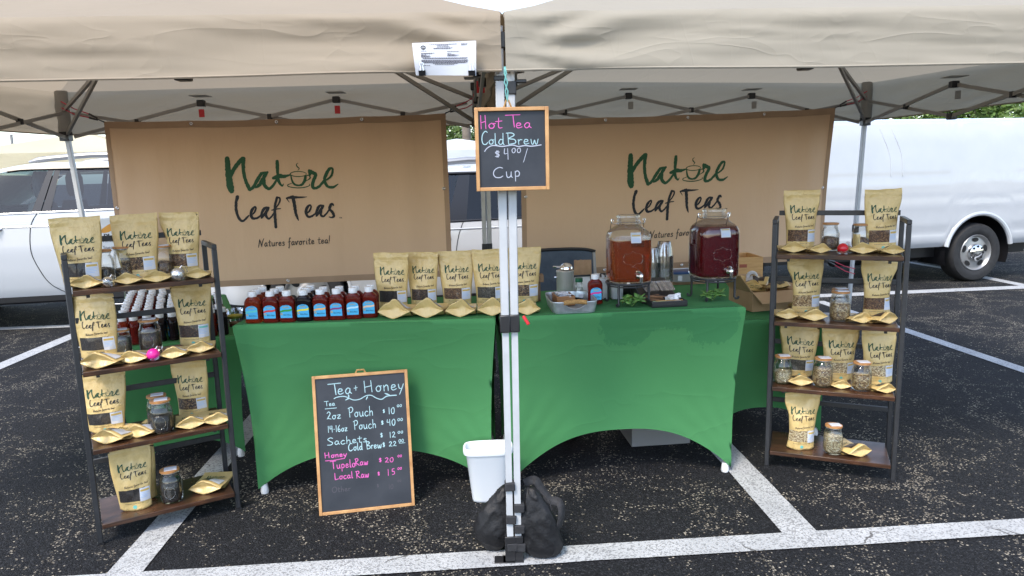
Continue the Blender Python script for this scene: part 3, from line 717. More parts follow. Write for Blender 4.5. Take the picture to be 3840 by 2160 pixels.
def bungee(label, a, b, sag=.01):
    """two red strands and black hook between banner corner a and bracket b"""
    T = thing('bungee_cord', label, 'bungee cord', a, 0, 'red bungee cords tying the banners')
    m_ = lerp(a, b, .33)
    for s in (-1, 1):
        MB().tube([m_ + V(0, 0, .012 * s), lerp(m_, b, .5) + V(0, -.01, .018 * s - sag), b + V(0, 0, .02 * s)], .0035, 6).build('cord', M['bungee'], T, True)
        MB().tube([lerp(a, m_, .45) + V(0, 0, .006 * s), m_ + V(0, 0, .012 * s)], [.005, .007], 8).build('sleeve', M['black_plastic'], T, True)
    MB().tube([a + V(0, .01, -.004), a + V(0, -.01, 0), lerp(a, m_, .5)], .004, 6).build('hook', M['black_plastic'], T, True)
def Cb(c, n): return c + n * .006
bungee('red bungee tying the upper left corner of the left banner to its tent corner', Cb(c1[0], n1), flat(L_BL, 1.87) + V(.02, -.04, 0))
bungee('red bungee tying the upper right corner of the left banner, beside the small chalkboard', Cb(c1[1], n1), flat(L_BR, 1.84) + V(-.02, -.04, 0))
bungee('red bungee tying the upper right corner of the right banner to its tent corner', Cb(c2[1], n2), flat(R_BR, 1.87) + V(-.02, -.04, 0))
bungee('pink-red bungee tying the lower right corner of the right banner to a tent leg', Cb(c2[2], n2), PL(3205, 1017, flat(R_BR), n2))

# ---------------------------------------------------------------- tables with stretch covers
TH = .77
def table(FL, FR, depth, mt, tlabel, clabel, arch=.34, inset=.05, th=TH):
    FL, FR = flat(FL), flat(FR); a = math.atan2(FR.y - FL.y, FR.x - FL.x); Wd = (FR - FL).length
    T = thing('folding_table', tlabel, 'table', FL, a, 'folding tables of the stall')
    t = MB(); t.box((Wd / 2, depth / 2, th - .03), (Wd - .04, depth - .04, .035)); t.build('tabletop', M['white_plastic'], T)
    for i in (0, 1):
        for j in (0, 1):
            x = inset + .006 if not i else Wd - inset - .006; y = inset + .006 if not j else depth - inset - .006
            l = MB(); l.tube([(x, y, .01), (x, y, th - .05)], .012, 8); lg = l.build('leg', M['steel'], T)
            f = MB(); f.lathe([(.012, .003), (.016, .0), (.018, .01), (.014, .04), (.012, .044)], 10, (x, y, 0)); f.build('foot_cap', M['white_plastic'], lg)
    K = MB()
    ri = .012
    K.grid(24, 12, lambda u, v: V(lerp(ri, Wd - ri, u), lerp(ri, depth - ri, v), th + .001 - .004 * math.sin(math.pi * u) * math.sin(math.pi * v)))
    C = [V(0, 0, 0), V(Wd, 0, 0), V(Wd, depth, 0), V(0, depth, 0)]
    for s in range(4):
        A, B = C[s], C[(s + 1) % 4]; d = (B - A).normalized(); inn = V(-d.y, d.x, 0); L = (B - A).length
        ar = arch if s in (0, 2) else arch * .9
        def pan(u, v, A=A, d=d, inn=inn, L=L, ar=ar, s=s):
            if v < .06:
                ag = v / .06 * math.pi / 2
                return A + d * lerp(ri * (1 - math.sin(ag)), L - ri * (1 - math.sin(ag)), u) + inn * ri * (1 - math.sin(ag)) + V(0, 0, th - ri * (1 - math.cos(ag)))
            w = (v - .06) / .94; p = abs(2 * u - 1)
            hz = .026 + ar * (1 - p ** 2.5)
            z = lerp(th - ri, hz, w)
            fz = 1 - z / th
            pin = inset * (.75 * fz + .25 * math.sin(math.pi * min(1, fz * 1.05)) + .0)
            x = lerp(pin, L - pin, u)
            foot = math.exp(-min(u, 1 - u) * 7) * sstep(.35, 1, w)
            fa = math.atan2(z - .02, min(x, L - x) + .02); wr = .006 * foot * math.sin(fa * 30 + 2 * nz(fa * 2, s, 1)) * sstep(.02, .10, min(x, L - x)) + .004 * nz(x * 2.4, z * 3, s) + .0016 * math.sin(z * 90 + x * 4) * sstep(.25, .0, w)
            y = pin + .045 * math.sin(math.pi * u) * math.sin(math.pi * min(1, w)) * .6 + .03 * math.sin(math.pi * u) * w + wr
            return A + d * x + inn * y + V(0, 0, z)
        K.grid(64, 26, pan)
    o = K.build('table_cover', mt, None, ang=75)
    b = bmesh.new(); b.from_mesh(o.data); bmesh.ops.remove_doubles(b, verts=b.verts, dist=.0006); bmesh.ops.recalc_face_normals(b, faces=b.faces); b.to_mesh(o.data); b.free()
    o.matrix_basis = Matrix.Translation(FL) @ Matrix.Rotation(a, 4, 'Z')
    tag(o, clabel, 'tablecloth', 'green stretch table covers')
    return T, o
AFL, AFR = G(869, 1219, TH), G(1859, 1194, TH)
BFL, BFR = G(1872, 1191, TH), G(2800, 1150, TH)
table(AFL, AFR, .56, M['spandex'], 'folding table under the green cover carrying the front row of honey bottles', 'green stretch cover behind the standing menu chalkboard', .16)
table(BFL, BFR, .62, M['spandex_wet'], 'folding table under the green cover carrying the two drink dispensers', 'green stretch cover with dark wet stains below the drink dispensers', .20)
TS = .625                                  # the two side tables stand lower
SL1 = G(912, 1256, TS); SL0 = SL1 - axes(.43)[0] * .57
table(SL0, SL1, 1.38, M['spandex'], 'folding table under the crowd of honey bottles behind the left shelf', 'green stretch cover on the table behind the left ladder shelf', .09, th=TS)
SR1 = V(1.585, 3.40, TS); SR0 = SR1 - axes(.05)[0] * .66
table(SR0, SR1, 1.15, M['spandex'], 'folding table carrying the cardboard box behind the right shelf', 'shaded green stretch cover behind the right ladder shelf', .13, th=TS)
# ---------------------------------------------------------------- prototypes: pouches, jars, bottles
def pouch_body(Wd, H, dep, sl, sr, lean, seed, twist=0):
    """returns surface function P(u, v, side, off): u -1..1, v 0..1"""
    def hw(v, side):
        s_ = sl if side < 0 else sr
        base = lerp(.80, 1.0, sstep(0, .8, v))
        return Wd / 2 * base * (1 - s_ * (1 - sstep(.58, .86, v)) * sstep(-.1, .35, v))
    def P(u, v, front=True, off=0):
        x = u * hw(v, u)
        bul = dep * (sstep(1.0, .30, v) if v > .30 else 1) * lerp(.92, 1, sstep(0, .25, v))
        k = max(0, 1 - abs(u) ** 2.2) ** .75
        y = -bul * k * .5 if front else bul * k * .42
        z = v * H
        y += lean * v * v * H + twist * u * v * .03
        if v > .84: y += .0035 * math.sin((v - .84) / .16 * 9) * .4 + .004 * nz(u * 1.2, v * 3, seed)
        y += (.0075 * nz(u * 1.3 + seed, v * 3.2, seed) + .0035 * nz(u * 4, v * 8, seed * 3)) * sstep(1.02, .85, v) * k
        z += .004 * nz(u * 1.5, 5, seed) * sstep(.7, 1, v) - .006 * (1 - k) * sstep(.12, 0, v) * 0 + .008 * abs(u) ** 3 * sstep(.15, 0, v)
        return V(x, y - off * (1 if front else -1), z)
    return P, hw
def make_pouch(label, loc, rz, Wd, H, tea, seed, sl=0, sr=0, lean=.0, dep=.055, sticker='gold', group=None, lowres=False, twist=0):
    rg = random.Random(seed); lean += rg.uniform(-.03, .03); twist += rg.uniform(-1, 1); sl += rg.uniform(-.02, .04); sr += rg.uniform(-.02, .04); dep *= rg.uniform(.85, 1.2)
    T = thing('tea_pouch', label, 'tea pouch', loc, rz, group or 'large kraft tea pouches standing upright')
    P, hw = pouch_body(Wd, H, dep, sl, sr, lean, seed, twist)
    nu, nv = (26, 34) if not lowres else (14, 18)
    mb = MB()
    mb.grid(nu, nv, lambda u, v: P(2 * u - 1, v, True)); mb.grid(nu, nv, lambda u, v: P(1 - 2 * u, v, False))
    mb.grid(nu, 2, lambda u, v: lerp(P(2 * u - 1, 0, True), P(2 * u - 1, 0, False), v))
    o = mb.build('pouch_body', M['kraft'], T, ang=65)
    b = bmesh.new(); b.from_mesh(o.data); bmesh.ops.remove_doubles(b, verts=b.verts, dist=.0004); bmesh.ops.recalc_face_normals(b, faces=b.faces); b.to_mesh(o.data); b.free()
    if lowres: return T
    # zip line
    MB().grid(24, 1, lambda u, v: P(lerp(-.97, .97, u), lerp(.855, .866, v), True, .0008)).build('zip_seal', M['kraft'], T, fixn=False)
    def fn(x, y, off):             # x metres from centre, y metres up
        v = min(.999, max(0, y / H)); u = x / hw(v, x); return P(max(-.99, min(.99, u)), v, True, off + .0006)
    s_ = Wd * .70 / 1535
    def lf(x, y, off):
        X = 1.01 * x - .067 * y; Y = 1.029 * y + .02 * x
        return fn((X - 820) * s_ + Wd * .015, H * .755 - (Y - 105) * s_, off)
    g, k = MB(), MB(); logo(g, k, lf, .0006, .2, 3)
    g.build('green_lettering', M['ink_green'], T, smooth=False, fixn=False); k.build('black_lettering', M['ink_black'], T, smooth=False, fixn=False)
    t = MB(); write(t, 'Natures favorite tea!', -Wd * .2, H * .378, H * .034, fn, Wd * .008, .0006, .06, .95, 2)
    t.build('tagline_lettering', M['ink_brown'], T, smooth=False, fixn=False); t = MB()
    printed(t, 'Premium Loose Leaf Tea', 0, H * .108, H * .017, fn, .0006, Wd * .46)
    t.build('caption_lettering', M['ink_brown'], T, smooth=False, fixn=False)
    y0, y1 = H * .148, H * .345
    MB().grid(16, 10, lambda u, v: fn(lerp(-Wd * .36, Wd * .28, u), lerp(y0, y1, v), .0004)).build('tea_window', TEAS[tea], T, fixn=False)
    if sticker:
        MB().grid(6, 8, lambda u, v: fn(lerp(Wd * .15, Wd * .385, u), lerp(y0 - H * .012, y1 - H * .005, v), .0014)).build('sticker', M['white_paper'], T, fixn=False)
        st = MB().grid(4, 2, lambda u, v: fn(lerp(Wd * .17, Wd * .37, u), lerp(y1 - H * .06, y1 - H * .03, v), .0019)).build('sticker_band', M['gold_print'] if sticker == 'gold' else M['teal'], T, fixn=False)
        q = MB()
        for i in range(4): q.grid(3, 1, lambda u, v: fn(lerp(Wd * .17, Wd * (.35 - .03 * (i % 2)), u), y1 - H * (.078 + .022 * i) - H * .008 * v, .0019))
        q.build('sticker_print', M['blue_print'], T, fixn=False)
    e = MB(); cy = H * .058; rr = H * .028
    vs = [fn(0, cy, .0007)] + [fn(rr * math.cos(i * math.pi / 8), cy + rr * math.sin(i * math.pi / 8), .0007) for i in range(16)]
    e.add(vs, [(0, 1 + i, 1 + (i + 1) % 16) for i in range(16)]); e.build('badge', M['teal'], T, fixn=False)
    return T
def make_small_pouch(seed, Wd=.105, L=.14, hh=.048, top=None, droop=.0):
    """lying on its back, opened gusset towards the viewer (-y)"""
    T = thing('small_tea_pouch', 'x', 'tea pouch', (0, 0, 0), 0, 'small kraft pouches lying on their backs')
    def lips(u):
        k = (1 - abs(u) ** 1.35); zt = .017 + (hh - .017) * k * (1 + .12 * nz(u * 2, 0, seed)); zb = .017 * (1 - k) + .001
        return zt, zb
    def topf(u, t):       # t 0 front lip .. 1 sealed end
        u2 = 2 * u - 1; zt, zb = lips(u2); w = Wd / 2 * lerp(1, .98, t)
        z = lerp(zt, .006, sstep(0, .85, t)) + .004 * nz(u2 * 2, t * 4, seed) * (1 - t) + .010 * t * t
        return V(u2 * w, t * L + (1 - abs(u2) ** 2) * -.006 * (1 - t), z)
    def botf(u, t):
        u2 = 2 * u - 1; zt, zb = lips(u2); w = Wd / 2 * lerp(1, .98, t)
        return V(u2 * w, t * L + (1 - abs(u2) ** 2) * -.006 * (1 - t), min(lerp(zb, .001, sstep(0, .3, t)) + .010 * t * t, topf(u, t).z - .0006))
    mb = MB(); mb.grid(20, 14, topf); mb.grid(20, 14, botf)
    def gus(u, v):        # inset face with a centre fold and star creases
        u2 = 2 * u - 1; a, b = topf(u, 0), botf(u, 0); p = lerp(b, a, v)
        d = 1 - abs(2 * v - 1); k = (1 - abs(u2) ** 1.4)
        cr = .008 * (abs(math.sin(2.6 * (u2 + .5 * (v - .5)))) - .4) + .004 * nz(u2 * 3, v * 4, seed)
        return p + V(0, .013 * d * k + cr * d * k, 0)
    mb.grid(20, 10, gus)
    o = mb.build('pouch_body', M['kraft'], T, ang=50)
    b = bmesh.new(); b.from_mesh(o.data); bmesh.ops.remove_doubles(b, verts=b.verts, dist=.0003); bmesh.ops.recalc_face_normals(b, faces=b.faces); b.to_mesh(o.data); b.free()
    up = lambda u, t, off: topf(u, t) + V(0, 0, off)
    MB().grid(8, 6, lambda u, v: up(lerp(.2, .72, u), lerp(.14, .42, v), .0012)).build('tea_window', TEAS['dark' if seed % 2 else 'green'], T, fixn=False)
    MB().grid(6, 6, lambda u, v: up(lerp(.62, .93, u), lerp(.10, .46, v), .002)).build('sticker', M['white_paper'], T, fixn=False)
    g = MB()
    s_ = Wd * .6 / 1535
    def lf(x, y, off): return up(min(.98, max(.02, .5 + (x - 820) * s_ / Wd)), min(1, max(0, .80 - (y - 105) * s_ / L * .0 - (y - 105) * s_ * .9 / L)), .0014)
    for i, s2 in enumerate(LOGO_G + LOGO_K): ribbon(g, s2, lf, 0, 2)
    g.build('lettering', M['ink_green'], T, smooth=False, fixn=False)
    return T
def place_small(px, z, rz, label, proto, sc=1.0):
    p = G(px[0], px[1], z)
    return copy_tree(proto, V(p.x, p.y + .0, z), rz, label, None, sc)

def make_jar(label, loc, tea, fill=.5, D=.088, H=.135, rz=0, paper=True, sticker=False):
    T = thing('glass_jar', label, 'glass jar', loc, rz, 'wooden lidded mason jars of tea')
    r = D / 2
    prof = [(r * .80, .0), (r * .94, .004), (r, .014), (r, H * .60), (r * .96, H * .70), (r * .82, H * .79), (r * .76, H * .82), (r * .80, H * .84), (r * .76, H * .86), (r * .80, H * .88), (r * .77, H * .90), (r * .80, H * .91), (r * .80, H * .93)]
    MB().lathe(prof, 28, e=2.6).build('glass_body', M['jar_glass'], T, ang=60)
    k = .95; zt = H * .62 * fill + .012
    cp = [(r * .74, .004), (r * .88, .008), (r * k, .018), (r * k, zt - .004), (r * k * .9, zt)]
    c = MB(); c.lathe(cp, 24, e=2.6, cap=(True, False))
    def topg(u, v):
        th = u * 2 * math.pi; q = v * r * k * .9; s2 = (abs(math.cos(th)) ** 2.6 + abs(math.sin(th)) ** 2.6) ** (-1 / 2.6)
        x, y = q * s2 * math.cos(th), q * s2 * math.sin(th)
        return V(x, y, zt + (1 - v) * .006 + .006 * nz(x * 60, y * 60, fill * 9) * (1 - v * .5))
    c.grid(24, 6, topg, True); c.build('tea_leaves', TEAS[tea], T, ang=80)
    ld = MB(); ld.lathe([(r * .86, H * .93), (r * .92, H * .935), (r * .92, H * .985), (r * .88, H * .99)], 28); l = ld.build('lid', M['lid_wood'], T)
    MB().lathe([(r * .79, H * .905), (r * .82, H * .91), (r * .82, H * .928)], 24).build('seal_ring', M['milky_plastic'], T)
    if paper: MB().box((.004, -.004, H * .99 + .0022), (r * 1.15, r * .85, .003), rotz(.15)).build('lid_note', M['white_paper'], T)
    if sticker:
        MB().grid(8, 4, lambda u, v: V(r * 1.012 * math.cos(lerp(3.5, 4.35, u)) * 1.03, r * 1.012 * math.sin(lerp(3.5, 4.35, u)) * 1.03, lerp(.02, .075, v))).build('side_label', M['kraft'], T)
    o = MB()                                     # raised oval medallion on the front
    o.tube([V(.020 * math.cos(t), -r * 1.003 - .0005, H * .36 + .026 * math.sin(t)) for t in [i * math.pi / 8 for i in range(16)]], .0011, 5, True)
    o.build('raised_emblem', M['jar_glass'], T)
    return T

def make_bottle(label, loc, rz, liq, band, text='HONEY', group=None, labelled=True):
    T = thing('honey_bottle', label, 'honey bottle', loc, rz, group)
    a, b = .0335, .021
    pr = [(a * .94, b * .92, 0), (a, b, .004), (a * 1.0, b * 1.0, .008), (a * .97, b * .97, .012), (a, b, .016), (a * .97, b * .98, .022), (a * .965, b * .98, .05), (a * .985, b, .068), (a, b, .080), (a * .97, b * .98, .090), (a * .84, b * .92, .099), (a * .62, b * .84, .106), (.0165, .0160, .1085), (.0155, .0155, .111)]
    MB().lathe(pr, 32, e=3.2).build('bottle_body', M[liq], T, ang=55)
    hc = MB()
    for row, z in enumerate((.088, .093, .098)):    # honeycomb embossing on the shoulder
        for i in range(9):
            x = (i - 4 + .5 * (row % 2)) * .0066; w = a * (1 - .9 * (z - .084) / .03 * .35)
            if abs(x) < w * .86:
                y = -b * (1 - (abs(x) / w) ** 3.2) ** (1 / 3.2) * (1.0 - (z - .086) * 4.6)
                hc.box((x, y, z), (.0048, .0022, .0036))
    for z in (.006, .014): hc.tube([V(x, -b * (1 - (abs(x) / a) ** 3.2) ** (1 / 3.2) - .0004, z) for x in [a * .92 * (i / 10 - 1) for i in range(21)]], .0011, 4)
    hc.build('honeycomb_relief', M[liq], T)
    cp = MB(); cp.lathe([(.0175, .110), (.0178, .111), (.0178, .1225), (.0170, .1235), (.0170, .1245), (.0176, .1252), (.0174, .130), (.0160, .1315)], 24); cp.build('cap', M['white_plastic'], T, ang=30)
    if labelled:
        w, z0, z1 = .0245, .019, .074; F = -b * 1.008 - .0004
        pts = [(-w, z0), (w, z0)] + [(w * math.cos(t), z1 + w * .62 * math.sin(t)) for t in [i * math.pi / 12 for i in range(13)]]
        pts = [(x, z - w * .62 if i > 1 else z) for i, (x, z) in enumerate(pts)]
        lb = MB(); lb.add([V(x, F, z) for x, z in pts], [tuple(range(len(pts)))]); lo = lb.build('label', M['label_cyan'], T, smooth=False)
        fn = lambda x, y, off: V(x, F - off, y)
        bd = MB(); bd.grid(10, 1, lambda u, v: V(lerp(-w, w, u), F - .0004, .046 + .0045 * (u * 2 - 1) + .0016 * math.sin(u * 6) + .0078 * v)); bd.build('flavour_band', band, lo)
        t = MB(); printed(t, 'HONEY', 0, .0605, .0062, fn, .0005, .028, .0004); t.build('gold_lettering', M['gold_print'], lo, smooth=False)
        t = MB(); printed(t, "Bee's Place", .004, .0295, .0055, fn, .0005, .031, .0003); printed(t, 'Northwest', 0, .0695, .0032, fn, .0005, .02); t.build('dark_lettering', M['ink_black'], lo, smooth=False)
        f = MB()
        for i in range(6):
            f.add([V(-.0185, F - .0006, .036), V(-.0185 + .005 * math.cos(i * 1.047 - .35), F - .0006, .036 + .005 * math.sin(i * 1.047 - .35)), V(-.0185 + .005 * math.cos(i * 1.047 + .35), F - .0006, .036 + .005 * math.sin(i * 1.047 + .35))], [(0, 1, 2)])
        f.build('flower_mark', M['gold_print'], lo, smooth=False)
    return T

# ---------------------------------------------------------------- ladder shelves
def ladder_shelf(label, fl, fr, tops, rows, seed):
    A, B = flat(G(*fl)), flat(G(*fr)); a = math.atan2(B.y - A.y, B.x - A.x); Wd = (B - A).length; D = .255
    T = thing('ladder_shelf', label, 'shelf', A, a, 'folding ladder shelves')
    r, b = axes(a)
    def zof(px, base):       # height of a pixel on the vertical line above a foot
        lo, hi = 0, 2
        for _ in range(40):
            mid = (lo + hi) / 2; P = flat(base, mid) - O; yy = 1080 - FN * P.dot(cam_u) / P.dot(CF)
            if yy > px[1]: lo = mid
            else: hi = mid
        return lo
    H = (zof(tops[0], A) + zof(tops[1], B)) / 2
    p = .019
    for sx, nm in ((p / 2, 'l'), (Wd - p / 2, 'r')):
        for y in (p / 2, D - p / 2):
            g = MB(); g.box((sx, y, (H - p) / 2 + .004), (p, p, H - p - .008)); po = g.build('post', M['black_metal'], T, bev=.0025)
            f = MB(); f.box((sx, y, .004), (p + .004, p + .004, .008)); f.build('foot_pad', M['black_plastic'], po)
        g = MB(); g.box((sx, D / 2, H - p / 2), (p, D, p)); g.build('top_rail', M['black_metal'], T, bev=.0025)
    zs = []
    for k, (x0, y0, x1, y1) in enumerate(rows):
        z = (zof((x0, y0), A) + zof((x1, y1), B)) / 2; zs.append(z)
        g = MB(); g.box((Wd / 2, D / 2 - .004, z - .009), (Wd - 2 * p - .006, D + .012, .018)); bo = g.build('shelf_board', M['board'], T, bev=.0015)
        for sx in (p + .03, Wd - p - .03):
            h = MB(); h.box((sx, .03, z - .0215), (.055, .018, .006)); h.box((sx + (.02 if sx < .2 else -.02), .03, z - .028), (.012, .012, .012)); h.box((sx, D - .03, z - .0215), (.055, .018, .006)); h.build('folding_hinge', M['black_metal'], T)
        zb = z + (.165 if k == 0 else .155 if k < 3 else .17)
        g = MB(); g.box((Wd / 2, D - p - .004, zb), (Wd - 2 * p, .012, .022)); g.build('back_rail', M['black_metal'], T, bev=.002)
    return T, A, a, zs
ZL, AL, aL, zsL = ladder_shelf('dark ladder shelf in front of the crowded honey bottles, beside the white sign', (368, 2048), (905, 1909), ((231, 958), (815, 916)),
    [(256, 1090, 815, 1043), (293, 1398, 845, 1319), (330, 1688, 872, 1589), (370, 1967, 892, 1842)], 1)
ZR, AR, aR, zsR = ladder_shelf('dark ladder shelf standing in front of the white van', (2866, 1751), (3357, 1813), ((2903, 822), (3430, 827)),
    [(2905, 953, 3407, 963), (2895, 1204, 3387, 1229), (2885, 1447, 3375, 1490), (2875, 1688, 3353, 1741)], 2)
def onshelf(px, z, A, a, D=.255, lo=.02, hi=.235):
    """point on a board under a pixel, kept within the depth of the board"""
    p = G(px[0], px[1], z); r, b = axes(a); q = p - flat(A, z); s = min(hi, max(lo, q.dot(b))); q2 = q.dot(r)
    d = ray(px[0], px[1])
    # slide along the viewing row so that the item stays in its own column
    if s != q.dot(b): q2 = q.dot(r) + (s - q.dot(b)) * (d.dot(r) / d.dot(b))
    return flat(A, z) + r * q2 + b * s
def pouchL(px, lvl, top_w_px, top_y, label, tea, seed, drz=0, **k):
    A, a, zs = (AL, aL, zsL) if px[0] < 1900 else (AR, aR, zsR)
    z = zs[lvl] + .0005; p = onshelf(px, z, A, a, lo=.03, hi=.20); dep = (p - O).dot(CF)
    rr = a * .35 + drz; Wd = top_w_px / FN * dep / (math.cos(rr) - (px[0] - 1920) / FN * math.sin(rr)); lo, hi = .1, .45
    for _ in range(30):
        h = (lo + hi) / 2; P = flat(p, z + h) + axes(a)[1] * (k.get('lean', 0) * h) - O; yy = 1080 - FN * P.dot(cam_u) / P.dot(CF)
        if yy > top_y: lo = h
        else: hi = h
    T = make_pouch(label, p, a * .35 + drz, Wd, lo, tea, seed, **k); T.matrix_basis = T.matrix_basis @ Matrix.Rotation(random.uniform(-.025, .025), 4, 'Y'); return T
LS = 'left ladder shelf'
pouchL((312, 1072), 0, 178, 814, 'upright kraft tea pouch leftmost on top board of left ladder shelf, dark window', 'black', 1, lean=.03)
pouchL((528, 1044), 0, 162, 803, 'upright kraft tea pouch in the middle of the top board of left ladder shelf', 'chai', 2, lean=.02)
pouchL((690, 1022), 0, 146, 796, 'upright kraft pouch with curled upper left corner, top board of left ladder shelf', 'rust', 3, sl=.22, lean=.02)
pouchL((376, 1338), 1, 176, 1102, 'upright kraft tea pouch at left end of second board, left ladder shelf', 'black', 4, lean=.04)
pouchL((732, 1282), 1, 146, 1060, 'upright kraft tea pouch at right end of second board, left ladder shelf', 'dark', 5, sl=.10, lean=.05, sticker='teal')
pouchL((402, 1612), 2, 168, 1400, 'upright kraft tea pouch at left end of third board, left ladder shelf', 'black', 6, lean=.03)
pouchL((728, 1555), 2, 142, 1352, 'upright kraft tea pouch at right end of third board, left ladder shelf', 'chai', 7, sl=.08, lean=.04)
pouchL((512, 1906), 3, 150, 1672, 'upright kraft tea pouch alone on the bottom board of left ladder shelf', 'black', 8, drz=.12, lean=.03)
pouchL((540, 1870), 3, 130, 1662, 'plain kraft pouch tucked behind the upright pouch on bottom board of left shelf', 'black', 9, drz=.1, lowres=True)
pouchL((3001, 916), 0, 138, 713, 'upright kraft tea pouch at left end of top board, right ladder shelf', 'rust', 11, sl=.05, sr=.12)
pouchL((3306, 922), 0, 144, 709, 'upright kraft pouch with bent upper right corner, top board of right ladder shelf', 'rust', 12, sr=.16)
pouchL((3017, 1168), 1, 140, 964, 'upright kraft pouch with notched left shoulder, second board of right ladder shelf', 'tan', 13, sl=.26, sr=.04)
pouchL((3286, 1185), 1, 142, 968, 'slumped kraft pouch with wide crumpled head, second board of right ladder shelf', 'rust', 14, sl=.16, sr=.22)
pouchL((2990, 1402), 2, 138, 1214, 'leftmost of three upright kraft pouches on third board, right ladder shelf', 'green', 15, sl=.05, sr=.05)
pouchL((3147, 1420), 2, 140, 1224, 'middle of three upright kraft pouches on third board, right ladder shelf', 'pale', 16, sl=.06, sr=.14)
pouchL((3290, 1430), 2, 140, 1234, 'rightmost of three upright kraft pouches on third board, right ladder shelf', 'pale', 17, sl=.06, sr=.06)
pouchL((3000, 1680), 3, 134, 1470, 'wide-headed kraft pouch alone on the bottom board of right ladder shelf', 'pale', 18, sl=.24, sr=.14)
# jars
def jar(px, lvl, label, tea, fill, w, h, **k):
    A, a, zs = (AL, aL, zsL) if px[0] < 1900 else (AR, aR, zsR)
    p = onshelf(px, zs[lvl] + .0005, A, a, lo=.045, hi=.2); dep = (p - O).dot(CF)
    return make_jar(label, p, tea, fill, w / FN * dep, h / FN * dep * 1.03, a * .5, **k)
jar((396, 1060), 0, 'leftmost glass jar on top board of left ladder shelf, black tea inside', 'black', .55, 70, 122, paper=False)
jar((470, 1046), 0, 'glass jar of speckled tea, second from left on top board of left shelf', 'chai', .40, 70, 122, paper=False)
jar((620, 1024), 0, 'glass jar of leafy tea, rightmost on top board of left ladder shelf', 'rust', .60, 62, 112)
jar((462, 1330), 1, 'short glass jar with white note on lid, second board of left shelf', 'green', .95, 66, 96)
jar((568, 1306), 1, 'tall glass jar with raised medallion, second board of left ladder shelf', 'dark', .85, 76, 120)
jar((598, 1596), 2, 'glass jar half hidden behind another jar, third board of left shelf', 'black', .6, 74, 118)
jar((612, 1618), 2, 'front glass jar with white note on lid, third board of left shelf', 'black', .75, 78, 122)
jar((648, 1876), 3, 'glass jar of black tea on the bottom board of left ladder shelf', 'black', .92, 74, 122)
jar((3112, 920), 0, 'left glass jar of two on top board of right ladder shelf', 'rust', .6, 62, 100, paper=False)
jar((3228, 920), 0, 'glass jar with kraft side label, top board of right ladder shelf', 'rust', .6, 64, 98, sticker=True, paper=False)
jar((3146, 1180), 1, 'glass jar half hidden behind the oat-coloured tea jar, right ladder shelf', 'tan', .7, 62, 100)
jar((3148, 1200), 1, 'front glass jar of tan tea on second board of right ladder shelf', 'tan', .8, 70, 108)
jar((2933, 1434), 2, 'glass jar of pale tea at left end of third board, right ladder shelf', 'pale', .55, 64, 102)
jar((3083, 1446), 2, 'middle glass jar of three on third board of right ladder shelf', 'tan', .85, 68, 106)
jar((3228, 1460), 2, 'glass jar of yellow flecked tea at right on third board, right shelf', 'tan', .75, 68, 104)
jar((3122, 1696), 3, 'glass jar of pale bark-like tea on bottom board of right ladder shelf', 'pale', .92, 66, 106)
# small pouches lying down
SP = [make_small_pouch(i) for i in range(4)]
used = [False] * 4
def small(px, lvl, w, label, kind, drz=0):
    A, a, zs = (AL, aL, zsL) if px[0] < 1900 else (AR, aR, zsR)
    z = zs[lvl] + .0008; p = G(px[0], px[1], z); r, b = axes(a); q = (p - flat(A, z)).dot(b)
    p = onshelf(px, z, A, a, lo=-.004, hi=.07); dep = (p - O).dot(CF); sc = (w / FN * dep) / .105
    if not used[kind]:
        used[kind] = True; o = SP[kind]; o.matrix_basis = Matrix.Translation(p) @ Matrix.Rotation(a * .6 + drz, 4, 'Z') @ Matrix.Scale(sc, 4); o['label'] = label; return o
    return copy_tree(SP[kind], p, a * .6 + drz, label, None, sc)
small((322, 1082), 0, 112, 'small kraft pouch in front of the leftmost upright pouch, top board of left shelf', 0)
small((480, 1066), 0, 98, 'small kraft pouch in front of the speckled tea jar, top board of left shelf', 1)
small((590, 1058), 0, 100, 'small kraft pouch left of the silver tea ball, top board of left shelf', 2, .15)
small((741, 1044), 0, 88, 'small kraft pouch at right end of the top board, left ladder shelf', 3)
small((368, 1382), 1, 138, 'small kraft pouch at left end of second board, left shelf, white sticker up', 1, -.3)
small((494, 1362), 1, 106, 'small kraft pouch left of the pink tea strainer on left shelf', 2, -.2)
small((648, 1344), 1, 98, 'small kraft pouch right of the pink tea strainer on left shelf', 3, -.1)
small((752, 1322), 1, 96, 'small kraft pouch at right end of second board, left ladder shelf', 0)
small((400, 1664), 2, 124, 'small kraft pouch at left end of third board, left ladder shelf', 2, -.45)
small((517, 1640), 2, 112, 'small kraft pouch left of the front jar on third board, left shelf', 1, -.4)
small((716, 1608), 2, 104, 'small kraft pouch right of the jars on third board, left ladder shelf', 3, .1)
small((816, 1592), 2, 102, 'small kraft pouch at right end of third board, left ladder shelf', 0, .05)
small((768, 1852), 3, 118, 'small kraft pouch on the bottom board of left ladder shelf', 2, -.3)
small((2976, 941), 0, 92, 'small kraft pouch at left end of top board, right ladder shelf', 3)
small((3079, 944), 0, 80, 'small kraft pouch left of the red tea strainer, right ladder shelf', 0, .25)
small((3236, 943), 0, 96, 'flat small kraft pouch right of the red tea strainer, right shelf', 1, -.1)
small((3351, 948), 0, 82, 'small kraft pouch at right end of top board, right ladder shelf', 2, .1)
small((2954, 1196), 1, 88, 'small kraft pouch at left end of second board, right ladder shelf', 0)
small((3054, 1203), 1, 100, 'small kraft pouch left of the tan tea jar on right shelf', 3, .2)
small((3236, 1212), 1, 90, 'small kraft pouch right of the tan tea jar on right shelf', 0, .35)
small((3334, 1214), 1, 100, 'pale small pouch at right end of second board, right ladder shelf', 1, .7)
small((3004, 1446), 2, 90, 'small kraft pouch between left and middle jars, third board of right shelf', 1, .1)
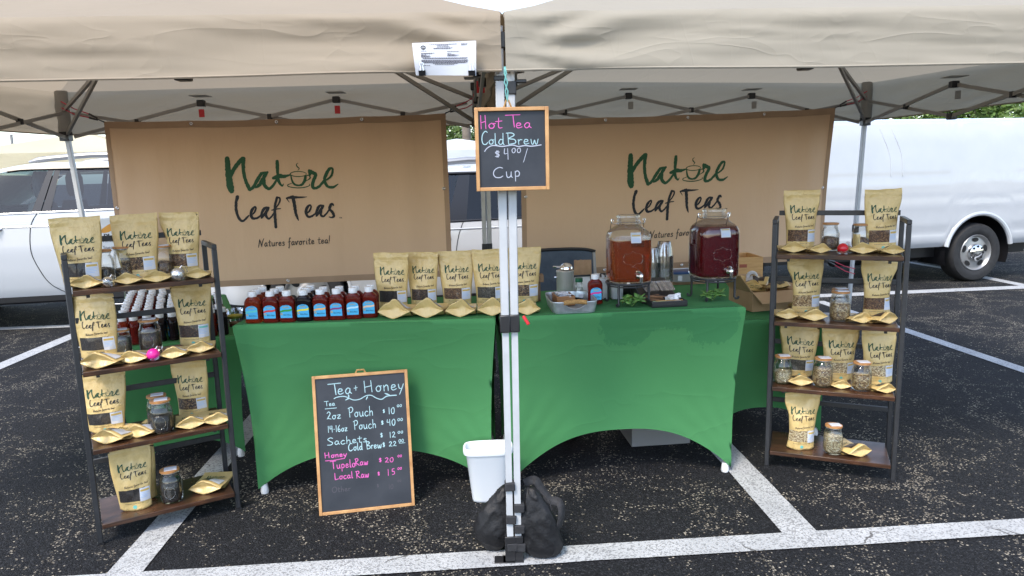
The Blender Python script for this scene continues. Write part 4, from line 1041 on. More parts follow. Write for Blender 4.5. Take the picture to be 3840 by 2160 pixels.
small((3155, 1458), 2, 72, 'small kraft pouch between middle and right jars, third board of right shelf', 3, 0)
small((3327, 1474), 2, 80, 'small kraft pouch at right end of third board, right ladder shelf', 0, .4)
small((3228, 1712), 3, 104, 'small kraft pouch on the bottom board of right ladder shelf', 3, .55)
# wrapped tea balls and strainers
def tea_ball(px, lvl, r_px, m_, label, kind='tea ball'):
    A, a, zs = (AL, aL, zsL) if px[0] < 1900 else (AR, aR, zsR)
    p = onshelf(px, zs[lvl], A, a, lo=.012, hi=.06); r = r_px / FN * (p - O).dot(CF)
    T = thing('tea_strainer', label, 'tea strainer', p, a)
    mb = MB(); mb.grid(18, 10, lambda u, v: V(math.cos(u * 6.2832) * math.sin(v * 3.1416), math.sin(u * 6.2832) * math.sin(v * 3.1416), -math.cos(v * 3.1416)) * r * (1 + .04 * nz(u * 8, v * 6)) + V(0, 0, r), True)
    mb.build('ball', m_, T)
    w = MB()
    def wrap(u, v):
        th = u * 6.2832; rr = r * lerp(1.1, .18, v) * (1 + .16 * nz(math.cos(th) * 2, math.sin(th) * 2, v * 4))
        return V(rr * math.cos(th) + v * r * .9, rr * math.sin(th) + v * r * .4, r * lerp(.25, 2.1, v) + r * .15 * math.sin(th * 5))
    w.grid(20, 6, wrap, True); w.build('wrapper', M['cup_plastic'], T)
    MB().tube([V(r * .4, 0, r * 1.9), V(r * .7, 0, r * 2.3), V(r * 1.2, 0, r * 2.1), V(r * 1.5, .0, r * 1.2)], r * .05, 5).build('chain', M['chrome'], T)
    return T
tea_ball((407, 1078), 0, 20, M['cup_plastic'], 'clear wrapped tea ball in front of the leftmost jar, left ladder shelf')
tea_ball((668, 1052), 0, 24, M['foil'], 'silver mesh tea ball in clear wrap on top board of left shelf')
tea_ball((577, 1352), 1, 23, M['pink_plastic'], 'bright pink tea strainer in crinkled wrap on left ladder shelf')
tea_ball((3160, 946), 0, 20, M['red_shiny'], 'red tea strainer in clear wrap on top board of right shelf')
# ---------------------------------------------------------------- goods on the front left table
TZ = TH + .0015
def tp(x, y, z=TZ): return G(x, y, z)
aA = math.atan2(AFR.y - AFL.y, AFR.x - AFL.x); aB = math.atan2(BFR.y - BFL.y, BFR.x - BFL.x)
def band(n, c): return mat(n + '_label_band', c, .5)
BANDS = [('teal', (.10, .55, .55), 'honey_light'), ('red', (.62, .03, .03), 'honey'), ('green', (.03, .30, .03), 'honey'), ('yellow', (.80, .68, .02), 'honey_dark'),
         ('orange', (.80, .42, .14), 'honey'), ('purple', (.22, .04, .17), 'honey'), ('pale blue', (.50, .75, .85), 'honey'), ('peach', (.80, .55, .36), 'honey')]
bx = [(948, 1213), (1015, 1211), (1077, 1209), (1140, 1206), (1203, 1203), (1264, 1201), (1326, 1197), (1386, 1192)]
front = []
for (nm, c, lq), p in zip(BANDS, bx):
    q = tp(*p) + bL * .022
    front.append(make_bottle('front row honey bottle with %s band across its blue label' % nm, q, aA, lq, band(nm.replace(' ', '_'), c), group='honey bottles on the front left table'))
nameord = {0: 'first', 1: 'second'}
for i, dx in ((0, (.000, .008)), (1, (.002, .010)), (3, (.0, .004)), (4, (.002,)), (5, (.002,)), (6, (.002,)), (7, (0,))):
    for k, sh in enumerate(dx):
        src = front[i]; o = copy_tree(src, Vector(src.location) + bL * (.062 * (k + 1)) + rL * sh, aA,
            ('honey bottle directly behind the front row bottle with %s band' if k == 0 else 'rearmost honey bottle, two behind the front row bottle with %s band') % BANDS[i][0])
for (x, y, yt, w, tea, sd, lab) in ((1476, 1160, 947, 136, 'black', 31, 'leftmost large upright kraft pouch on the front table, next to honey bottles'),
        (1592, 1152, 945, 120, 'dark', 32, 'second large upright kraft pouch from the honey bottles on front table'),
        (1716, 1147, 941, 130, 'rust', 33, 'third large upright kraft pouch from the honey bottles on front table'),
        (1840, 1143, 935, 130, 'green', 34, 'large upright kraft pouch left of and partly behind the white tent legs'),
        (1966, 1136, 928, 134, 'chai', 35, 'large upright kraft pouch just right of the white tent legs')):
    p = tp(x, y); dep = (p - O).dot(CF)
    lo, hi = .1, .45
    for _ in range(30):
        h = (lo + hi) / 2; P = p + V(0, 0, h) - O; yy = 1080 - FN * P.dot(cam_u) / P.dot(CF)
        lo, hi = (h, hi) if yy > yt else (lo, h)
    make_pouch(lab, p, aA, w / FN * dep, lo, tea, sd, lean=.02, dep=.06, sr=.03)
for i, (x, y, w, lab) in enumerate(((1476, 1199, 122, 'small kraft pouch on the front table beside the last honey bottle'), (1601, 1195, 122, 'small kraft pouch in front of the second upright pouch on front table'),
        (1726, 1192, 112, 'small kraft pouch in front of the third upright pouch on front table'), (1846, 1187, 112, 'small kraft pouch half hidden by the left white tent leg'), (1978, 1184, 100, 'small kraft pouch right of the white tent legs on the green table'))):
    p = tp(x, y - 3); sc = w / FN * (p - O).dot(CF) / .105
    c = copy_tree(SP[(0, 3, 0, 3, 0)[i]], p, aA + .05 * (i - 2), lab, 'small kraft pouches lying on their backs', sc)
    c.matrix_basis = c.matrix_basis @ Matrix.Diagonal((1, 1, 1.35, 1))
ZS0 = TS + .0015
# sample cup
def clear_cup(label, loc, r0, r1, h, fill=None):
    T = thing('plastic_cup', label, 'plastic cup', loc)
    MB().lathe([(r0, 0), (r0 * 1.02, .003), (lerp(r0, r1, .5), h * .5), (r1, h - .003), (r1 * 1.03, h)], 24, cap=(True, False)).build('cup_wall', M['cup_plastic'], T)
    MB().lathe([(r0 * .9, .003), (lerp(r0, r1, .2) * .95, h * .22)], 20).build('cup_bottom_fill', M['red_plastic'], T)
    MB().lathe([(lerp(r0, r1, .50) * .96, h * .50), (lerp(r0, r1, .62) * .97, h * .62), (lerp(r0, r1, .62) * .5, h * .68)], 20).build('yellow_fill', mat('yellow_sample', (.62, .55, .05), .5), T)
    return T
clear_cup('clear plastic cup with yellow and red contents, left of the honey bottles', G(884, 1222, ZS0), .031, .043, .088)
# ---------------------------------------------------------------- crowd of bottles on the table behind the left shelf
a3 = math.atan2(SL1.y - SL0.y, SL1.x - SL0.x); r3, b3 = axes(a3)
ords = ['first', 'second', 'third', 'fourth', 'fifth', 'sixth', 'seventh', 'eighth', 'ninth', 'tenth', 'eleventh', 'twelfth', 'thirteenth', 'fourteenth']
ZS = TS + .0015
o0 = flat(SL0, ZS) + r3 * .055 + b3 * .07
proto = {}
n_in = [11, 11, 10, 10, 8, 7, 7, 6, 6]
plain_band = band('plain_amber', (.62, .4, .08))
for c in range(9):
    for k in range(n_in[c]):
        loc = o0 + r3 * (.0525 * c + .010 * (c > 4) + .011 * nz(k * 3.1 + .4, c * 1.9)) + b3 * (.092 * k + (.05 if c > 3 and k > 1 else 0) + .013 * nz(c * 1.7 + .3, k * 2.3))
        key = 'honey_light' if c == 0 else ('honey' if c in (1, 2, 5, 7) else 'honey_dark')
        lab = 'white capped honey bottle, %s from the front in the %s file from the left' % (ords[k], ords[c])
        if key not in proto: proto[key] = make_bottle(lab, loc, a3 - 1.45, key, BANDS[4 if key != 'honey' else 1] and plain_band, group='honey bottles crowded on the side table')
        else:
            copy_tree(proto[key], loc, a3 - 1.45 + .09 * nz(c * 3, k * 2), lab)
# nearly empty bottle at the right edge of the side table
eb = make_bottle('half empty clear honey bottle at the right edge of the side table', G(826, 1238, ZS), a3 - .9, 'honey_dark', plain_band, group='honey bottles crowded on the side table', labelled=False)
for ch in eb.children:
    if ch.name.startswith('bottle_body'):
        ch.data = ch.data.copy(); ch.data.materials[0] = M['jar_glass']
MB().lathe([(.029, .0175, .003), (.031, .019, .02), (.031, .019, .05)], 24, e=3.2).build('honey_left', M['honey_dark'], eb)

# ---------------------------------------------------------------- right table: tray, dispensers, organiser
T = thing('metal_tray', 'galvanised metal tray with a rope handle at the front of the right table', 'tray', tp(2158, 1176), aB - .02)
w_, d_, h_ = .20, .27, .048
ty = d_ / 2
t = MB()
def tr(u, v):
    th = u * 2 * math.pi; e = 7
    k = (abs(math.cos(th)) ** e + abs(math.sin(th)) ** e) ** (-1 / e)
    rx, ry = lerp(.093, .102, v), lerp(.128, .138, v)
    x, y = rx * k * math.cos(th), ry * k * math.sin(th)
    z = .003 + h_ * v
    if y < 0 and abs(x) < .045 and v > .2 and abs(y + ry * k * abs(math.sin(th))) < 1e-6: z = min(z, .003 + h_ * .95 - .03 * math.sqrt(max(0, 1 - (x / .045) ** 2)))
    return V(x, y + ty, z)
t.grid(96, 10, tr, True); b0 = [tr(i / 96, 0) for i in range(96)]; t.add(b0, [tuple(range(96))])
o = t.build('tray_pan', M['tin'], T); md = o.modifiers.new('thick', 'SOLIDIFY'); md.thickness = .002
rp = MB()
for k in range(3):
    rp.tube([V(lerp(-.046, .046, i / 40), ty - .138 + .006 * math.cos(i * .9 + k * 2.09), .003 + h_ * .93 + .006 * math.sin(i * .9 + k * 2.09) + .004 * math.sin(math.pi * i / 40)) for i in range(41)], .005, 6)
rp.build('rope_handle', M['rope'], T)
zt = TZ + .006
def open_box(T, w, d, h, t, m, nm='box'):
    g = MB(); g.box((0, 0, t / 2), (w, d, t))
    for s in (-1, 1):
        g.box((s * (w - t) / 2, 0, h / 2 + t / 2), (t, d, h - t)); g.box((0, s * (d - t) / 2, h / 2 + t / 2), (w - 2 * t, t, h - t))
    return g.build(nm, m, T, bev=.0008)
T = thing('wooden_box', 'small stained wooden box of white sachets standing on the metal tray', 'wooden box', flat(tp(2112, 1142), zt), aB + .05)
open_box(T, .082, .125, .042, .005, M['box_wood'], 'box_wall')
for i in range(16):
    s = thing('sugar_sachet', 'white sugar sachet, number unseen', 'sachet', (0, 0, 0)) if False else None
    g = MB(); ang = random.uniform(-.5, .5)
    g.box((random.uniform(-.022, .022), random.uniform(-.045, .045), .030 + .001 * i), (.016, .058, .004), rotz(ang) @ Matrix.Rotation(random.uniform(-.35, .35), 3, 'X'))
    o = g.build('sugar_sachet', M['white_paper'], None, bev=.0015)
    o.matrix_basis = T.matrix_basis
    tag(o, 'white paper sachet in the pile inside the small wooden box', 'sachet', 'white sachets heaped in the wooden box')
T = thing('glass_bottle', 'clear bottle with dark green cap standing on the metal tray', 'bottle', flat(tp(2172, 1132), zt), aB)
MB().lathe([(.019, 0), (.021, .003), (.021, .045), (.016, .058), (.0165, .066), (.020, .074), (.017, .082), (.0145, .088)], 24).build('bottle_body', M['jar_glass'], T)
MB().lathe([(.0165, .087), (.017, .088), (.017, .104), (.016, .105)], 24).build('cap', M['green_cap'], T); MB().lathe([(.0192, .002), (.0192, .016)], 20).build('dregs', M['honey_dark'], T)
MB().box((.006, -.0215, .026), (.018, .001, .018), Matrix.Rotation(.25, 3, 'Y')).build('tag', M['white_paper'], T)
make_bottle('honey bottle with magenta label band standing on the metal tray', flat(tp(2232, 1142), zt), aB, 'honey', band('magenta', (.65, .02, .25)), group='honey bottles on the metal tray')
T = thing('steel_canister', 'tall stainless steel canister with a domed spoon resting on top', 'canister', tp(2120, 1112), aB)
MB().lathe([(.040, 0), (.041, .004), (.041, .118), (.043, .121), (.043, .126), (.039, .128)], 32).build('canister_body', M['brushed_steel'], T)
MB().tube([V(-.042, 0, .095), V(-.052, 0, .095)], .004, 8).build('side_knob', M['chrome'], T)
T2 = thing('steel_ladle', 'shiny upturned ladle lying across the steel canister', 'ladle', flat(tp(2120, 1112), TZ + .128), aB)
MB().lathe([(.031, .004), (.031, .012), (.026, .024), (.016, .032), (.004, .035)], 24, (.006, -.004, 0)).build('bowl', M['chrome'], T2)
MB().tube([V(-.02, -.004, .016), V(-.058, -.008, .020)], .0045, 8).build('handle', M['chrome'], T2)
T = thing('napkin_holder', 'black framed napkin holder with brown napkins behind the metal tray', 'napkin holder', tp(2184, 1106), aB + .04)
g = MB(); g.tube([V(-.045, 0, .005), V(-.045, 0, .085), V(-.038, 0, .094), V(.038, 0, .094), V(.045, 0, .085), V(.045, 0, .005)], .005, 8); g.box((0, .03, .006), (.09, .07, .008)); g.build('frame', M['black_plastic'], T)
MB().box((0, .022, .050), (.078, .035, .080)).build('napkins', M['napkin'], T)
T = thing('paper_bag', 'crumpled brown paper bag top showing above the napkin holder', 'paper bag', tp(2186, 1085), aB)
g = MB()
for s in (1, -1): g.grid(14, 10, lambda u, v: V((u - .5) * lerp(.095, .088, v), s * .018 * math.sin(math.pi * u) * (1 - .7 * v) + .006 * nz(u * 5, v * 4, s), v * .150 + .004 * nz(u * 6, 1)))
g.build('bag_sides', M['kraft_bag'], T, fixn=False)
for i, x in enumerate((2262, 2312)):
    T = thing('plastic_carton', ('milky translucent carton behind the honey bottle on the tray', 'milky translucent carton directly left of the amber dispenser')[i], 'carton', tp(x, 1118), aB, 'milky cartons beside the tray')
    MB().lathe([(.027, .027, 0), (.028, .028, .004), (.028, .028, .078), (.020, .024, .096)], 20, e=5).build('carton_body', M['milky_plastic'], T)
    MB().box((0, 0, .103), (.004, .05, .016)).build('top_seal', M['milky_plastic'], T)
T = thing('display_riser', 'rough wooden block on a log post right of the last large pouch', 'wooden riser', tp(2018, 1128), aB)
MB().lathe([(.0125, 0), (.012, .09)], 14, (.0, 0, 0)).build('log_post', M['rustic_wood'], T); MB().box((.0, 0, .108), (.052, .05, .036)).build('block', M['rustic_wood'], T, bev=.004)

def dispenser(label, slabel, loc, rz, liq, lvl, sc=1.0):
    S = thing('wire_stand', slabel, 'stand', loc, rz, 'black wire stands')
    hs = .098; rr = .098
    MB().tube([V(rr * math.cos(t), rr * math.sin(t), hs) for t in [i * math.pi / 16 for i in range(32)]], .0052, 8, True).build('ring', M['black_metal'], S)
    MB().tube([V(rr * .96 * math.cos(t), rr * .96 * math.sin(t), hs - .012) for t in [i * math.pi / 16 for i in range(32)]], .003, 8, True).build('lower_ring', M['black_metal'], S)
    for k in range(4):
        t0 = math.pi / 4 + k * math.pi / 2 + .12; c, s = math.cos(t0), math.sin(t0)
        MB().tube([V(rr * c, rr * s, hs), V(rr * c, rr * s, .012), V((rr + .005) * c, (rr + .005) * s, .0045), V((rr + .016) * c, (rr + .016) * s, .006), V((rr + .019) * c, (rr + .019) * s, .015)], .0055, 8).build('leg', M['black_metal'], S)
    for x in (-.04, .04): MB().tube([V(x, -.083, hs - .004), V(x, .083, hs - .004)], .003, 6).build('cross_wire', M['black_metal'], S)
    z0 = hs + .006
    T = thing('drink_dispenser', label, 'drink dispenser', flat(loc, loc.z + z0), rz, 'glass drink dispensers')
    e = 4.2; a = .093 * sc; H = .232 * sc
    pr = [(a * .90, 0), (a * .97, .004), (a, .016), (a, H * .80), (a * .985, H * .87), (a * .93, H * .93), (a * .80, H * .985), (a * .62, H * 1.035), (.050, H * 1.055), (.047, H * 1.07)]
    MB().lathe(pr, 48, e=e, cap=(True, False)).build('glass_body', M['jar_glass'], T, ang=60)
    nk = MB(); nk.lathe([(.047, H * 1.07), (.047, H * 1.10), (.051, H * 1.105), (.051, H * 1.115), (.047, H * 1.12), (.047, H * 1.15), (.052, H * 1.155), (.052, H * 1.175), (.047, H * 1.18), (.047, H * 1.21), (.053, H * 1.215), (.052, H * 1.25), (.044, H * 1.265)], 32, cap=(False, True)); nk.build('neck_and_lid', M['jar_glass'], T)
    zl = H * lvl; lp = [(a * .88, .004), (a * .95, .008), (a * .975, .018), (a * .975, min(zl, H * .8))]
    if zl > H * .8: lp += [(a * .96, min(zl, H * .87))]
    if zl > H * .88: lp += [(a * .88, zl)]
    MB().lathe(lp, 48, e=e).build('drink', M[liq], T, ang=60)
    em = MB(); F = -a * 1.006; zo = .025
    hexp = [(-.042, .115), (-.036, .128), (-.012, .132), (0, .142), (.012, .132), (.036, .128), (.042, .115), (.042, .100), (.036, .088), (.012, .084), (0, .074), (-.012, .084), (-.036, .088), (-.042, .100)]
    em.tube([V(x, F, z) for x, z in hexp], .0011, 5, True)
    fn = lambda x, y, off: V(x, F - off, y)
    em.build('raised_emblem', M['jar_glass'], T)
    mb = MB()
    for k, t0 in enumerate((3.6, 4.1, 4.7, 5.3)):       # beads of condensation
        pass
    for k in range(90):
        x, z = random.uniform(-.075, .075), random.uniform(.02, H * .78)
        mb.box((x, F * (1 - .0 * abs(x)), z), (.0016, .0014, random.uniform(.0016, .006)))
    mb.build('condensation', M['jar_glass'], T)
    st = MB().grid(4, 5, lambda u, v: V(lerp(-.022, .022, u) + .012, -lerp(a * 1.03, .083, v * v), H * (.76 + .19 * v)), ); so = st.build('paper_sticker', M['white_paper'], T, fixn=False)
    MB().grid(3, 1, lambda u, v: V(lerp(-.018, .018, u) + .012, -lerp(a * 1.03, .083, .64) - .003, H * (.885 + .022 * v))).build('sticker_band', M['gold_print'], so, fixn=False)
    q = MB()
    for i in range(3): q.grid(2, 1, lambda u, v: V(lerp(-.018, .016, u) + .012, -a * 1.03 - .0008, H * (.785 + .025 * i + .01 * v)))
    q.build('sticker_print', M['blue_print'], so, fixn=False)
    w = MB(); zc = H * 1.13; zr = H * 1.10
    for s in (-1, 1):
        w.tube([V(s * .052, 0, zr), V(s * .066, 0, zr - .002), V(s * .074, 0, zr + .004), V(s * .076, 0, zr + .016), V(s * .071, 0, zr + .022), V(s * .066, 0, zr + .018), V(s * .067, 0, zr + .012)], .0022, 6)
        w.tube([V(s * .073, .004, zr + .022), V(s * .075, .03, zr - .03), V(s * .07, .06, zr - .06)], .0018, 6)
    w.tube([V(.0535 * math.cos(t), .0535 * math.sin(t), zr) for t in [i * math.pi / 14 for i in range(28)]], .0018, 6, True)
    w.tube([V(.03, -.046, zr + .004), V(.036, -.05, zr + .016), V(.044, -.046, zr + .004), V(.046, -.05, zr - .012), V(.062, -.058, zr - .026)], .0018, 6)
    w.build('wire_bail', M['chrome'], T)
    k = MB(); k.tube([V(.022, F + .004, .034), V(.022, F - .012, .034)], .011, 14); k.tube([V(.022, F - .012, .034), V(.026, F - .026, .034)], [.013, .009], 12)
    k.lathe([(.0055, .012), (.0075, .018), (.0085, .036), (.0085, .046), (.006, .050)], 14, (.028, F - .028, -.006)); tp_ = k.build('tap', M['chrome'], T)
    k = MB(); k.tube([V(.028, F - .028, .040), V(.026, F - .030, .050), V(.016, F - .034, .056), V(.004, F - .040, .058)], [.006, .005, .0045, .003], 8); k.build('tap_lever', M['chrome'], tp_)
    return T
pD1 = tp(2356, 1137); pD2 = tp(2672, 1117)
D1 = dispenser('glass dispenser of clear amber tea with a dark tea bag, left of the cups', 'black wire stand under the amber tea dispenser', pD1, aB - .02, 'tea_amber', .80)
D2 = dispenser('glass dispenser of deep purple-red tea at the right end of the table', 'black wire stand under the purple-red tea dispenser', pD2, aB + .06, 'tea_red', .95, 1.04)
g = MB(); g.box((.022, -.080, .170), (.056, .012, .026)); g.build('tea_filter_bag', mat('dark_wet_bag', (.012, .008, .008), .6), D1)
def plant(label, loc, s, seed):
    random.seed(seed)
    T = thing('succulent_plant', label, 'plant', loc, 0, 'green sprigs under the dispensers')
    for c in range(2):
        g = MB(); c0 = V((-.022, .026)[c] * s, (.004, -.004)[c] * s, (.030, .036)[c] * s)
        for i in range(12):
            th = i * 2.4 + c; el = lerp(-.3, 1.2, i / 12); L = random.uniform(.026, .04) * s
            d = V(math.cos(th) * math.cos(el), math.sin(th) * math.cos(el) , math.sin(el)); sd = d.cross(V(0, 0, 1)).normalized(); up = sd.cross(d)
            def lf(u, v, d=d, sd=sd, up=up, L=L):
                w = .0135 * s * math.sin(math.pi * min(1, .12 + .88 * v)) ** .8 * (1.2 if v > .4 else 1)
                return c0 + d * (v * L) + sd * (2 * u - 1) * w + up * (.003 * s * math.cos((2 * u - 1) * 1.4) - .010 * s * v * v)
            g.grid(4, 6, lf)
        o = g.build('leaf_rosette', M['succulent'], T, fixn=False); md = o.modifiers.new('thick', 'SOLIDIFY'); md.thickness = .0018
    MB().tube([V(-.022 * s, 0, .030 * s), V(0, .01 * s, .004), V(.026 * s, 0, .034 * s)], .003 * s, 6).build('stem', M['succulent'], T)
plant('green succulent sprig under the amber tea dispenser', tp(2372, 1152), 1.0, 3)
plant('green succulent sprig under the purple-red tea dispenser', tp(2672, 1130), 1.0, 5)
random.seed(21)
# organiser
pO = tp(2512, 1152)
T = thing('caddy_organiser', 'black organiser holding wrapped cutlery, stirrers and creamers between dispensers', 'organiser', pO, aB + .01)
g = MB(); g.box((0, .055, .004), (.158, .11, .008)); g.box((0, .001, .016), (.158, .006, .022)); g.box((-.077, .055, .016), (.006, .11, .022)); g.box((.077, .055, .016), (.006, .11, .022))
g.build('front_tray', M['black_plastic'], T, bev=.003)
g = MB(); g.prism([(0, 0), (.20, 0), (.20, .085), (.03, .03), (0, .03)], -.083, .083, lambda x, y, t: V(t - .01, .105 + x, y)); g.build('stepped_rear', M['black_plastic'], T, bev=.003)
fn = lambda x, y, off: V(x, -.0022 - off, y)
g = MB(); printed(g, 'organizer', .0, .012, .0055, fn, .0006, .03); g.build('raised_lettering', M['chrome'], T, smooth=False)
MB().box((.0, .008, .029), (.12, .006, .003), rotz(.02)).build('bamboo_pick', M['rope'], T)
T = thing('cutlery_packs', 'stack of clear wrapped cutlery packs lying on the black organiser', 'cutlery packs', pO + axes(aB)[1] * .14 + V(0, 0, .036), aB)
for s in (-1, 1):
    g = MB(); g.grid(24, 10, lambda u, v: V(s * .036 + (u - .5) * .066, v * .085, .014 + .030 * v + .004 * math.sin(u * 46) + .003 * nz(u * 9, v * 9, s))); g.build('wrapped_pack', M['foil'], T, fixn=False)
for i in range(7):
    x, y, z = random.uniform(-.012, .055), random.uniform(.03, .085), .012 + .014 * (i // 4)
    o = thing('creamer_cup', ('white creamer cup, %s in the heap on the organiser counting from its front' % ords[i]), 'creamer cup', pO + rotz(aB) @ V(x + .012, y, z), random.uniform(0, 6), 'white creamer cups heaped on the organiser')
    o.matrix_basis = o.matrix_basis @ Matrix.Rotation(random.uniform(-1.2, .8), 4, 'X')
    MB().lathe([(.0115, 0), (.0135, .016), (.0155, .0175), (.0155, .019)], 18).build('cup_shell', M['white_plastic'], o); MB().lathe([(.0152, .019), (.0150, .0198)], 18).build('foil_top', M['white_paper'], o)
T = thing('stirrer_bundle', 'bundle of brown wooden stirrers at the left of the black organiser', 'stirrers', pO + rotz(aB) @ V(-.045, .075, .014), aB)
for i in range(12): MB().box((random.uniform(-.01, .01), random.uniform(-.02, .02), .002 + .0022 * i), (.07, .006, .0018), rotz(random.uniform(-.35, .35))).build('stirrer', M['stirrer'], T)
T = thing('sweetener_packet', 'pale green sweetener packet in the black organiser', 'packet', pO + rotz(aB) @ V(-.03, .045, .014), aB + .08)
MB().box((0, 0, .004), (.06, .024, .003)).build('packet_body', mat('pale_green_paper', (.42, .62, .40), .6), T)
def cups(label, loc, n, r0=.031, r1=.040):
    T = thing('cup_stack', label, 'cup stack', loc, 0, 'stacks of clear plastic cups')
    top = .085
    g = MB(); pr = []
    for i in range(n): z = i * .0072; pr += [(r1, z), (r1 * 1.04, z + .0012), (r1 * 1.04, z + .003), (r1 * .985, z + .0042)]
    z = n * .0072; pr += [(lerp(r1, r0, .5), z + top * .42), (r0, z + top * .80), (r0 * .98, z + top * .82)]
    g.lathe(pr, 28, cap=(False, True)); g.build('nested_cups', M['cup_plastic'], T, ang=20)
    MB().lathe([(r1 * .9, .003), (r1 * .92, n * .0072), (r0 * .93, n * .0072 + top * .7)], 20, cap=(False, True)).build('inner_cups', M['cup_plastic'], T)
cups('tall stack of upturned clear cups right of the amber dispenser', tp(2490, 1064) + V(0, 0, .008), 20, .033, .046)
cups('narrow stack of clear cups half hidden behind the amber dispenser', tp(2446, 1066), 17, .030, .042)
T = thing('black_device', 'small black rounded device on the table behind the left wire stand', 'device', tp(2335, 1100), aB)
MB().lathe([(.045, .030, 0), (.052, .034, .008), (.052, .034, .030), (.040, .026, .040)], 24, e=3).build('casing', M['black_plastic'], T)
# goods behind, on the shaded side table
T = thing('wooden_crate', 'pine wood crate behind the purple-red tea dispenser', 'crate', G(2775, 1046, ZS), .04)
cw, cd, chh = .20, .26, .16
open_box(T, cw, cd, chh, .012, M['crate_wood'], 'crate_wall')
MB().box((-.03, -cd / 2 - .001, .105), (.05, .004, .022)).build('hand_hole', mat('red_brown_print', (.35, .09, .05), .6), T, bev=.004)
pB = G(2850, 1150, ZS)
T = thing('cardboard_box', 'open cardboard box with raised flaps right of the purple-red dispenser', 'cardboard box', pB, .25)
open_box(T, .24, .22, .10, .004, M['cardboard'], 'box_wall')
def flap(a, b, out, L, up, nm='flap'):
    a, b, out = V(*a), V(*b), V(*out); d = (out.normalized() * math.cos(up) + V(0, 0, 1) * math.sin(up)) * L
    g = MB(); nn = (b - a).cross(d).normalized() * .002
    q = [a, b, b + d, a + d]; g.add([p + nn for p in q] + [p - nn for p in q], [(0, 1, 2, 3), (7, 6, 5, 4), (0, 4, 5, 1), (1, 5, 6, 2), (2, 6, 7, 3), (3, 7, 4, 0)]); g.build(nm, M['cardboard'], T)
flap((-.12, -.11, .10), (.12, -.11, .10), (0, -1, 0), .10, -.45); flap((-.12, -.11, .10), (-.12, .11, .10), (-1, 0, 0), .12, .9); flap((.12, -.11, .10), (.12, .11, .10), (1, 0, 0), .09, .1); flap((-.12, .11, .10), (.12, .11, .10), (0, 1, 0), .10, .5)
for i, (x, y, z, rx) in enumerate(((-.05, .0, .10, .9), (.05, .02, .11, 1.1), (.10, -.05, .10, .8), (0, .07, .12, 1.2))):
    c = copy_tree(SP[i % 4], (0, 0, 0), 0, 'kraft pouch in the open cardboard box, %s from the left' % ords[(0, 2, 3, 1)[i]], 'kraft pouches in the cardboard box')
    c.matrix_basis = T.matrix_basis @ Matrix.Translation(V(x, y, z)) @ Matrix.Rotation(rx - .9, 4, 'X') @ Matrix.Rotation(i * .9, 4, 'Z')
T2 = thing('tape_roll', 'white roll lying on the pouches in the cardboard box', 'roll', T.matrix_basis @ V(-.015, .06, .155)); MB().tube([V(.022 * math.cos(t), 0, .022 * math.sin(t)) for t in [i * .3927 for i in range(16)]], .010, 8, True).build('roll_body', M['white_paper'], T2)
c = copy_tree(SP[1], G(3040, 1160, ZS), .7, 'kraft pouch with clear window lying behind the tan tea jar on the side table', 'kraft pouches in the cardboard box', 1.5)
T = thing('plastic_tub', 'clear tub with blue lid stacked on brown paper, left of the purple-red dispenser', 'storage tub', G(2568, 1052, ZS + .035), .12)
MB().lathe([(.085, .055, 0), (.092, .062, .05)], 24, e=6).build('tub_body', M['bin_plastic'], T); MB().lathe([(.097, .067, .05), (.098, .068, .062), (.09, .06, .066)], 24, e=6).build('lid', M['blue_lid'], T); MB().box((-.055, -.062, .026), (.028, .002, .032)).build('label', M['white_paper'], T)
T = thing('napkin_stack', 'pile of brown paper napkins under the clear blue-lidded tub', 'napkins', G(2570, 1060, ZS), .10)
for i in range(5): MB().box((.004 * nz(i * 3), .004 * nz(i * 5), .0035 + .0068 * i), (.21, .15, .006), rotz(.06 * nz(i * 7))).build('napkin_layer', M['kraft_bag'], T, bev=.001)
# folding chair behind the right table
T = thing('camp_chair', 'slate blue cloth camp chair behind the right table, its back showing', 'chair', flat(PY(2112, 1200, 4.35)), .10)
def cb(u, v): return V((u - .5) * .46, .10 * v + .03 * math.sin(math.pi * u) + .012 * nz(u * 5, v * 5), lerp(.42, .875 - .02 * abs(2 * u - 1) ** 4, v))
MB().grid(20, 12, cb).build('back_cloth', M['chair_cloth'], T, fixn=False)
MB().tube([cb(u / 20, 1) for u in range(21)], .011, 8).build('top_binding', M['black_plastic'], T)
MB().grid(12, 8, lambda u, v: V((u - .5) * .44, -.42 + .44 * v, .42 - .04 * math.sin(math.pi * u))).build('seat', M['chair_cloth'], T, fixn=False)
for s in (-1, 1):
    MB().tube([V(s * .22, .10, .85), V(s * .22, -.02, .42), V(s * .20, -.40, .015)], .010, 8).build('frame_tube', M['steel'], T)
    MB().tube([V(s * .22, -.42, .42), V(s * .20, .12, .015)], .010, 8).build('frame_tube', M['steel'], T)
